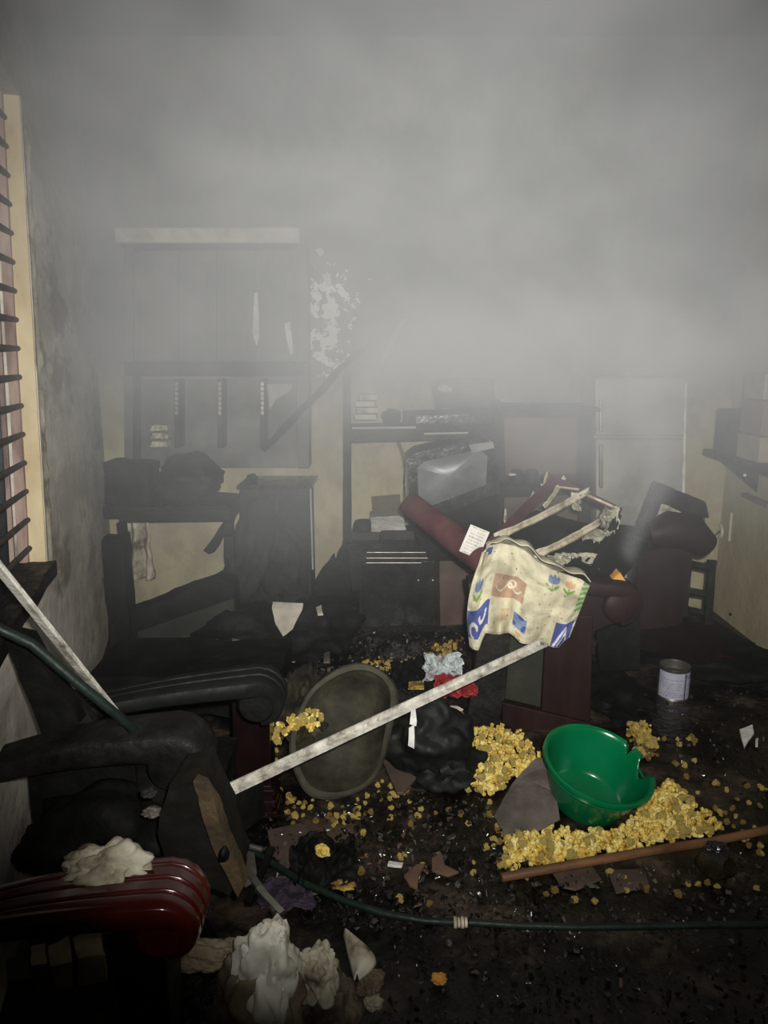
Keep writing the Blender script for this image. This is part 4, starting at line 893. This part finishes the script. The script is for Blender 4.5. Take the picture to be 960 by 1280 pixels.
shard([(265,793),(275,791),(273,802),(268,803)], .16, .01, 'shard', 'small triangular grey chip in front of the burnt sofa', 'chip', (0,.15), 'plaster_chip')
shard([(288,790),(302,786),(300,800),(290,800)], .16, .01, 'shard', 'squarish dark grey chip in front of the low cabinet', 'chip', (0,.15), 'plaster_chip')
shard([(404,820),(412,818),(412,828),(404,828)], .06, .01, 'shard', 'square grey chip above the bowl-shaped tray', 'chip', (0,.15), 'plaster_chip')
shard([(395,762),(402,760),(404,768),(397,768)], .3, .01, 'plasterC', 'tiny white chip above the plaster chunk', 'chip', (0,.15), 'plaster_chip')
shard([(924,916),(940,914),(942,922),(930,934)], .01, .01, 'white', 'white crumpled scrap on the dark floor right of the tin', 'scrap', (.2,.08), 'paper_scrap')
shard([(944,924),(948,924),(947,934),(944,934)], .01, .006, 'white', 'thin white sliver beside the white crumpled scrap', 'scrap', (0,0), 'paper_scrap')
shard([(486,1078),(504,1081),(502,1086),(484,1083)], .03, .008, 'white', 'small bright white chip on the dark debris', 'chip', (0,0), 'white_chip')
shard([(540,1076),(552,1070),(556,1084),(574,1092),(560,1096),(540,1090)], .02, .008, 'chipB', 'tan chip with a hole in the dark debris', 'chip', (0,.1), 'tan_chip')
shard([(505,1098),(520,1086),(532,1084),(524,1098),(522,1112),(512,1108)], .03, .01, 'chipB', 'orange brown jagged chip left of the holed chip', 'chip', (0,.1), 'tan_chip')
shard([(690,1092),(740,1085),(752,1100),(720,1115),(700,1110)], .004, .006, 'shardB', 'bare brown tile below the wooden stick, left one', 'tile', (0,0), 'floor_tile')
shard([(760,1090),(805,1088),(812,1110),(770,1118)], .004, .006, 'shardB', 'bare brown tile below the wooden stick, right one', 'tile', (0,0), 'floor_tile')
shard([(334,1040),(376,1030),(392,1046),(372,1075),(356,1090),(340,1068)], .004, .006, 'shardB', 'bare brown tile between the hose and the moulded chair foot', 'tile', (0,0), 'floor_tile')
shard([(340,1098),(372,1092),(400,1118),(360,1128)], .004, .005, 'shard', 'bare grey brown tile under the purple netting', 'tile', (0,0), 'floor_tile')
drape('black_rag', 402,1082,42,30,.01,'charD','black burnt rag on bare floor below the tray','rag',21,.035)
crumple('foam_scrap', Z(403,1063,.06), (.022,.02,.018), 'foamY', 'round orange yellow foam scrap on the black rag', 'foam', 33)
crumple('foam_scrap', Z(430,1106,.03), (.035,.018,.012), 'foamD', 'ragged yellow scrap below the black rag', 'foam', 34, ridge=.8)
crumple('foam_scrap', Z(548,1223,.02), (.02,.014,.012), 'amber', 'lone orange pebble-like scrap on the black floor', 'foam', 35)
# glass jar with glints
gj = thing('glass_jar', 'broken glass jar glinting in the foam by the wooden stick', 'jar', Z(892,1090))
gm = Matrix.Translation(Z(893,1082,.05)) @ Euler((math.radians(60),0,math.radians(20))).to_matrix().to_4x4()
ob('jar_body', rough_up(MB().lathe([(.001,-.05),(.03,-.05),(.036,-.03),(.036,.03),(.026,.05),(.026,.06),(.022,.06),(.032,.028),(.032,-.03),(.001,-.045)], 24, gm),30,.003), M['glass'], gj, smooth=50)
crumple('burnt_lid', Z(895,1062,.07), (.035,.03,.025), 'blackgl', None, None, 44, ridge=.6, parent=gj)
ob('jar_ring', MB().lathe([(.024,-.004),(.03,-.004),(.03,.004),(.024,.004)], 24, Matrix.Translation(Z(897,1092,.02))@Matrix.Rotation(.9,4,'X'), True), M['glass'], gj, smooth=50)
#@@DEBRIS
# ================================================================== YELLOW FOAM
TPL = [ico(2,.55,1.5,s,(1,.8,.75)) for s in range(6)]
HUL = [hull(9,(1,.75,.4),s) for s in range(8)]
def inside(p, poly_):
    x, y = p; c = False; n = len(poly_); j = n-1
    for i in range(n):
        xi, yi = poly_[i]; xj, yj = poly_[j]
        if (yi > y) != (yj > y) and x < (xj-xi)*(y-yi)/(yj-yi)+xi: c = not c
        j = i
    return c
def edged(p, poly_):
    m = 1e9; n = len(poly_)
    for i in range(n):
        ax, ay = poly_[i]; bx, by = poly_[(i+1)%n]; L2 = (bx-ax)**2+(by-ay)**2+1e-9
        t = max(0, min(1, ((p[0]-ax)*(bx-ax)+(p[1]-ay)*(by-ay))/L2)); m = min(m, math.hypot(p[0]-ax-t*(bx-ax), p[1]-ay-t*(by-ay)))
    return m
def scatter_in(poly_, n):
    xs = [p[0] for p in poly_]; ys = [p[1] for p in poly_]; out = []
    while len(out) < n:
        p = (R.uniform(min(xs), max(xs)), R.uniform(min(ys), max(ys)))
        if inside(p, poly_): out.append(p)
    return out
def add_piece(mb, tpl, c, s):
    mx = Euler((R.uniform(0,6.3), R.uniform(0,6.3), R.uniform(0,6.3))).to_matrix(); mb.add([c + mx @ (v*s) for v in tpl[0]], tpl[1])
def share(tpls, name, m):
    out = []
    for t in tpls:
        me = bpy.data.meshes.new(name); me.from_pydata([tuple(v) for v in t[0]], [], t[1]); me.materials.append(m); me.update(); out.append(me)
    return out
FM = share(TPL, 'foam_crumb', M['foamY']); FD = share(TPL, 'foam_crumb', M['foamD'])
DM = share(HUL, 'debris_chip', M['debris']); DG = share(HUL, 'debris_chip', M['debris2']); DT = share(HUL, 'debris_chip', M['chipB'])
def single(name, me, c, s, label, cat, group, flatten=1.0):
    o = bpy.data.objects.new(name, me); COL.objects.link(o); o.location = c; o.scale = (s, s*R.uniform(.75,1.1), s*flatten)
    o.rotation_euler = (R.uniform(-.5,.5), R.uniform(-.5,.5), R.uniform(0,6.3)) if flatten != 1 else (R.uniform(0,6.3), R.uniform(0,6.3), R.uniform(0,6.3))
    return tagp(o, label, cat, group)
piles = [
 ('heap by the chair leg', [(572,925),(588,905),(625,903),(650,912),(668,935),(688,952),(692,975),(640,972),(625,990),(600,995),(578,985),(582,955),(574,945)], 900, .09, 34, .011),
 ('bank below the basin', [(630,1045),(650,1035),(690,1030),(720,1036),(770,1036),(800,1010),(815,985),(838,970),(850,985),(880,1010),(902,1030),(890,1045),(850,1050),(800,1062),(745,1072),(690,1082),(650,1078),(640,1092),(632,1085)], 1150, .05, 44, .011),
 ('tuft above the basin', [(776,888),(786,890),(800,900),(816,908),(824,925),(822,945),(806,952),(795,940),(786,920)], 220, .05, 20, .010),
]
strays = [
 ('strewn behind the tray', [(450,820),(480,822),(510,824),(528,818),(548,800),(578,796),(582,812),(560,822),(535,840),(500,842),(470,836),(452,832)], 260, .03, 26, .010),
 ('on the burnt cloth', [(334,905),(350,902),(378,888),(392,884),(404,895),(400,905),(388,918),(380,906),(360,916),(345,930),(335,926)], 150, .02, 22, .009),
 ('beside the red cloth', [(564,880),(574,884),(580,898),(578,920),(566,905)], 60, .02, 10, .010),
]
fid = 0
for nm, pg, n, H, nl, sz in piles + strays:
    mb = MB(); maxe = 24.0; pg0 = pg
    lift = .25 if nm == 'on the burnt cloth' else 0
    for p in scatter_in(pg, n):
        if ((p[0]-745)/52)**2 + ((p[1]-985)/42)**2 < 1: continue
        e = min(1, edged(p, pg)/maxe)
        if e < .45 and R.random() > e*1.6+.2: continue
        z = lift + H*e**.7*R.uniform(.2, 1) + sz*.6; add_piece(mb, R.choice(TPL), Z(p[0], p[1]+ (z-lift)*0, z), sz*R.uniform(.5,1.25))
    nm2 = 'yellow crumbled foam, ' + nm
    ob('foam_crumbs', mb, M['foamY'] if nm in ('heap by the chair leg','bank below the basin','on the burnt cloth') else M['foamD'], label=nm2, cat='foam', kind='stuff', world0=True)
    for p in scatter_in(pg, nl):
        if ((p[0]-745)/60)**2 + ((p[1]-985)/48)**2 < 1: continue
        e = min(1, edged(p, pg)/maxe); z = lift + H*e**.7 + sz*.9
        single('foam_crumb', R.choice(FM), Z(p[0],p[1],z), sz*R.uniform(1.1,1.7), 'larger yellow foam crumb on the foam, ' + nm, 'foam crumb', 'larger crumbs, ' + nm)
lone = [('right of the bank', [(905,960),(960,985),(960,1060),(915,1062),(880,1040),(868,985)], 34, 'lone yellow foam crumb scattered on the black floor right of the basin'),
        ('between tin and basin', [(830,860),(880,930),(870,975),(836,965),(826,900)], 12, 'lone yellow foam crumb on the wet floor below the tin'),
        ('under the tray', [(348,985),(400,1000),(470,975),(525,980),(480,1010),(400,1040),(360,1030)], 60, 'lone yellow foam crumb on the floor under the bowl-shaped tray'),
        ('left of the bank', [(612,1000),(640,1035),(628,1090),(600,1060)], 14, 'lone yellow foam crumb on dark debris left of the basin'),
        ('over the debris', [(420,1000),(600,1000),(600,1150),(440,1130)], 20, 'small yellow foam crumb among the dark debris chips'),
        ('left of the tray', [(334,905),(345,905),(346,960),(336,955)], 10, 'yellow foam crumb between moulded chair post and burnt cloth'),
        ('below the stick', [(640,1090),(880,1080),(960,1050),(960,1110),(700,1130)], 22, 'small yellow foam crumb on the floor below the wooden stick')]
for g, pg, n, l in lone:
    for p in scatter_in(pg, n):
        s = R.uniform(.007,.014) * (1 if n > 15 else 1.1); single('foam_crumb', R.choice(FM if R.random()<.6 else FD), Z(p[0],p[1],s*.55), s, l, 'foam crumb', 'lone crumbs ' + g)
# ------------------------------------------------------------------ dark debris
mb = MB(); mb2 = MB()
zones = [([(440,990),(600,990),(640,1050),(680,1110),(700,1175),(430,1160),(420,1050)], 900, .011), ([(560,1160),(960,1170),(960,1280),(480,1280),(470,1180)], 350, .010),
         ([(250,790),(430,770),(600,780),(600,850),(500,860),(250,850)], 900, .016), ([(740,860),(960,860),(960,1000),(860,980),(830,900)], 160, .010),
         ([(660,1090),(960,1060),(960,1160),(700,1170)], 280, .010), ([(330,1000),(450,1000),(450,1150),(330,1150)], 240, .009)]
for pg, n, s in zones:
    for p in scatter_in(pg, n):
        z = R.uniform(.0,.02); add_piece(mb if R.random() < .72 else mb2, R.choice(HUL), Z(p[0],p[1],z+s*.3), s*R.uniform(.4,1.5))
ob('rubble', mb, M['debris'], label='fine wet black debris strewn over the floor', cat='debris', kind='stuff', world0=True)
ob('rubble', mb2, M['debris2'], label='fine grey debris strewn over the floor', cat='debris', kind='stuff', world0=True)
sing = [([(440,1000),(600,995),(680,1110),(690,1165),(440,1150)], 70, .012,.024, 'dark wet debris chip in the floor rubble between hose and tray', 'chips between hose and tray'),
        ([(260,800),(430,780),(600,790),(580,840),(430,838),(260,840)], 40, .018,.04, 'burnt chip on the black rubble along the back furniture', 'chips along the back furniture'),
        ([(660,1095),(950,1070),(950,1150),(700,1150)], 26, .01,.02, 'dark chip on the floor between wooden stick and hose', 'chips between stick and hose'),
        ([(540,1165),(950,1170),(950,1260),(560,1260)], 22, .01,.018, 'dark chip on the black floor below the hose', 'chips below the hose')]
for pg, n, a, b, l, g in sing:
    for p in scatter_in(pg, n):
        s = R.uniform(a, b); single('debris_chip', R.choice(R.choice((DM, DG, DG, DT)) if R.random() > .3 else DM), Z(p[0],p[1],s*.28), s, l, 'debris', g, .6)
# long splinters
for k in range(14):
    p = (R.uniform(300,600), R.uniform(790,840)); a = R.uniform(-.6,.6); l_ = R.uniform(.06,.16); c = Z(*p, .02)
    d = Vector((math.cos(a), math.sin(a), 0))*l_; o = ob('splinter', MB().beam(c-d/2, c+d/2+Vector((0,0,R.uniform(0,.05))), .014, .008, n=4, jit=.3), M['char' if k%3 else 'charG'], label='burnt wood splinter on the rubble behind the tray', cat='splinter', group='splinters behind the tray')
#@@SMOKE
# ================================================================== SMOKE (real volume filling the room from knee height up)
sm = bpy.data.materials.new('grey_smoke'); sm.use_nodes = True; nt = sm.node_tree; nt.nodes.clear(); L = nt.links
out = _n(nt, 'ShaderNodeOutputMaterial'); pv = _n(nt, 'ShaderNodeVolumeScatter'); pv.inputs['Color'].default_value = (.92,.95,.98,1); pv.inputs['Anisotropy'].default_value = -.25
ab = _n(nt, 'ShaderNodeVolumeAbsorption'); ab.inputs['Color'].default_value = (.3,.3,.28,1)
tc = _n(nt, 'ShaderNodeTexCoord'); sx = _n(nt, 'ShaderNodeSeparateXYZ'); L.new(tc.outputs['Object'], sx.inputs[0])
X_, Y_, Z_ = sx.outputs
def mth(op, *a):
    x = _n(nt, 'ShaderNodeMath', operation=op)
    for i, q in enumerate(a):
        if isinstance(q, (int, float)): x.inputs[i].default_value = q
        else: L.new(q, x.inputs[i])
    return x.outputs[0]
def sstep(v, a, b, lo=0., hi=1.):
    x = _n(nt, 'ShaderNodeMapRange'); x.interpolation_type = 'SMOOTHSTEP'; L.new(v, x.inputs[0])
    for i, q in enumerate((a, b, lo, hi)): x.inputs[i+1].default_value = q
    return x.outputs[0]
mp = _n(nt, 'ShaderNodeMapping'); mp.inputs['Rotation'].default_value = (0, math.radians(25), 0); mp.inputs['Scale'].default_value = (1, 1, 1.35); L.new(tc.outputs['Object'], mp.inputs[0])
n1 = _n(nt, 'ShaderNodeTexNoise'); n1.inputs['Scale'].default_value = 1.25; n1.inputs['Detail'].default_value = 3; n1.inputs['Roughness'].default_value = .5; n1.inputs['Distortion'].default_value = .4
L.new(mp.outputs[0], n1.inputs[0])
cloud = sstep(n1.outputs['Fac'], .37, .66, .3, 1.7)
zprof = mth('ADD', mth('ADD', sstep(Z_, .95, 1.75, 0, .44), sstep(Z_, .45, 1.3, 0, .20)), .008)
yprof = sstep(Y_, 1.3, 3.0)
# thicker billow drifting from the armchairs towards the centre of the back wall
dx = mth('DIVIDE', mth('SUBTRACT', X_, .75), .85); dz = mth('DIVIDE', mth('SUBTRACT', Z_, 1.65), .42); dy = mth('DIVIDE', mth('SUBTRACT', Y_, 3.2), .8)
bil = mth('POWER', 2.718, mth('MULTIPLY', -1, mth('ADD', mth('ADD', mth('MULTIPLY', dx, dx), mth('MULTIPLY', dz, dz)), mth('MULTIPLY', dy, dy))))
# thin wisp rising beside the second armchair
wx = mth('SUBTRACT', X_, mth('ADD', 1.075, mth('MULTIPLY', .05, mth('SINE', mth('MULTIPLY', Z_, 7.5)))))
wy = mth('SUBTRACT', Y_, 3.0)
wr = mth('ADD', .028, mth('MULTIPLY', .07, sstep(Z_, .55, 1.4)))
wd = mth('DIVIDE', mth('ADD', mth('MULTIPLY', wx, wx), mth('MULTIPLY', wy, wy)), mth('MULTIPLY', wr, wr))
wisp = mth('MULTIPLY', mth('MULTIPLY', mth('POWER', 2.718, mth('MULTIPLY', -1, wd)), sstep(Z_, .5, .7)), sstep(Z_, 1.0, 1.5, 1, .1))
dens = mth('ADD', mth('ADD', mth('MULTIPLY', mth('MULTIPLY', zprof, yprof), cloud), mth('MULTIPLY', mth('MULTIPLY', bil, cloud), .75)), mth('MULTIPLY', wisp, 5.5))
L.new(mth('MULTIPLY', dens, .56), pv.inputs['Density']); L.new(mth('MULTIPLY', dens, .09), ab.inputs['Density'])
ad = _n(nt, 'ShaderNodeAddShader'); L.new(pv.outputs[0], ad.inputs[0]); L.new(ab.outputs[0], ad.inputs[1]); L.new(ad.outputs[0], out.inputs['Volume'])
sm.cycles.volume_step_rate = 0.6
sb = ob('smoke', MB().box((.15, 2.6, 1.62), (4.2, 3.18, 2.9)), sm, label='grey smoke filling the upper room and rising from the armchairs', cat='smoke', kind='stuff', world0=True)
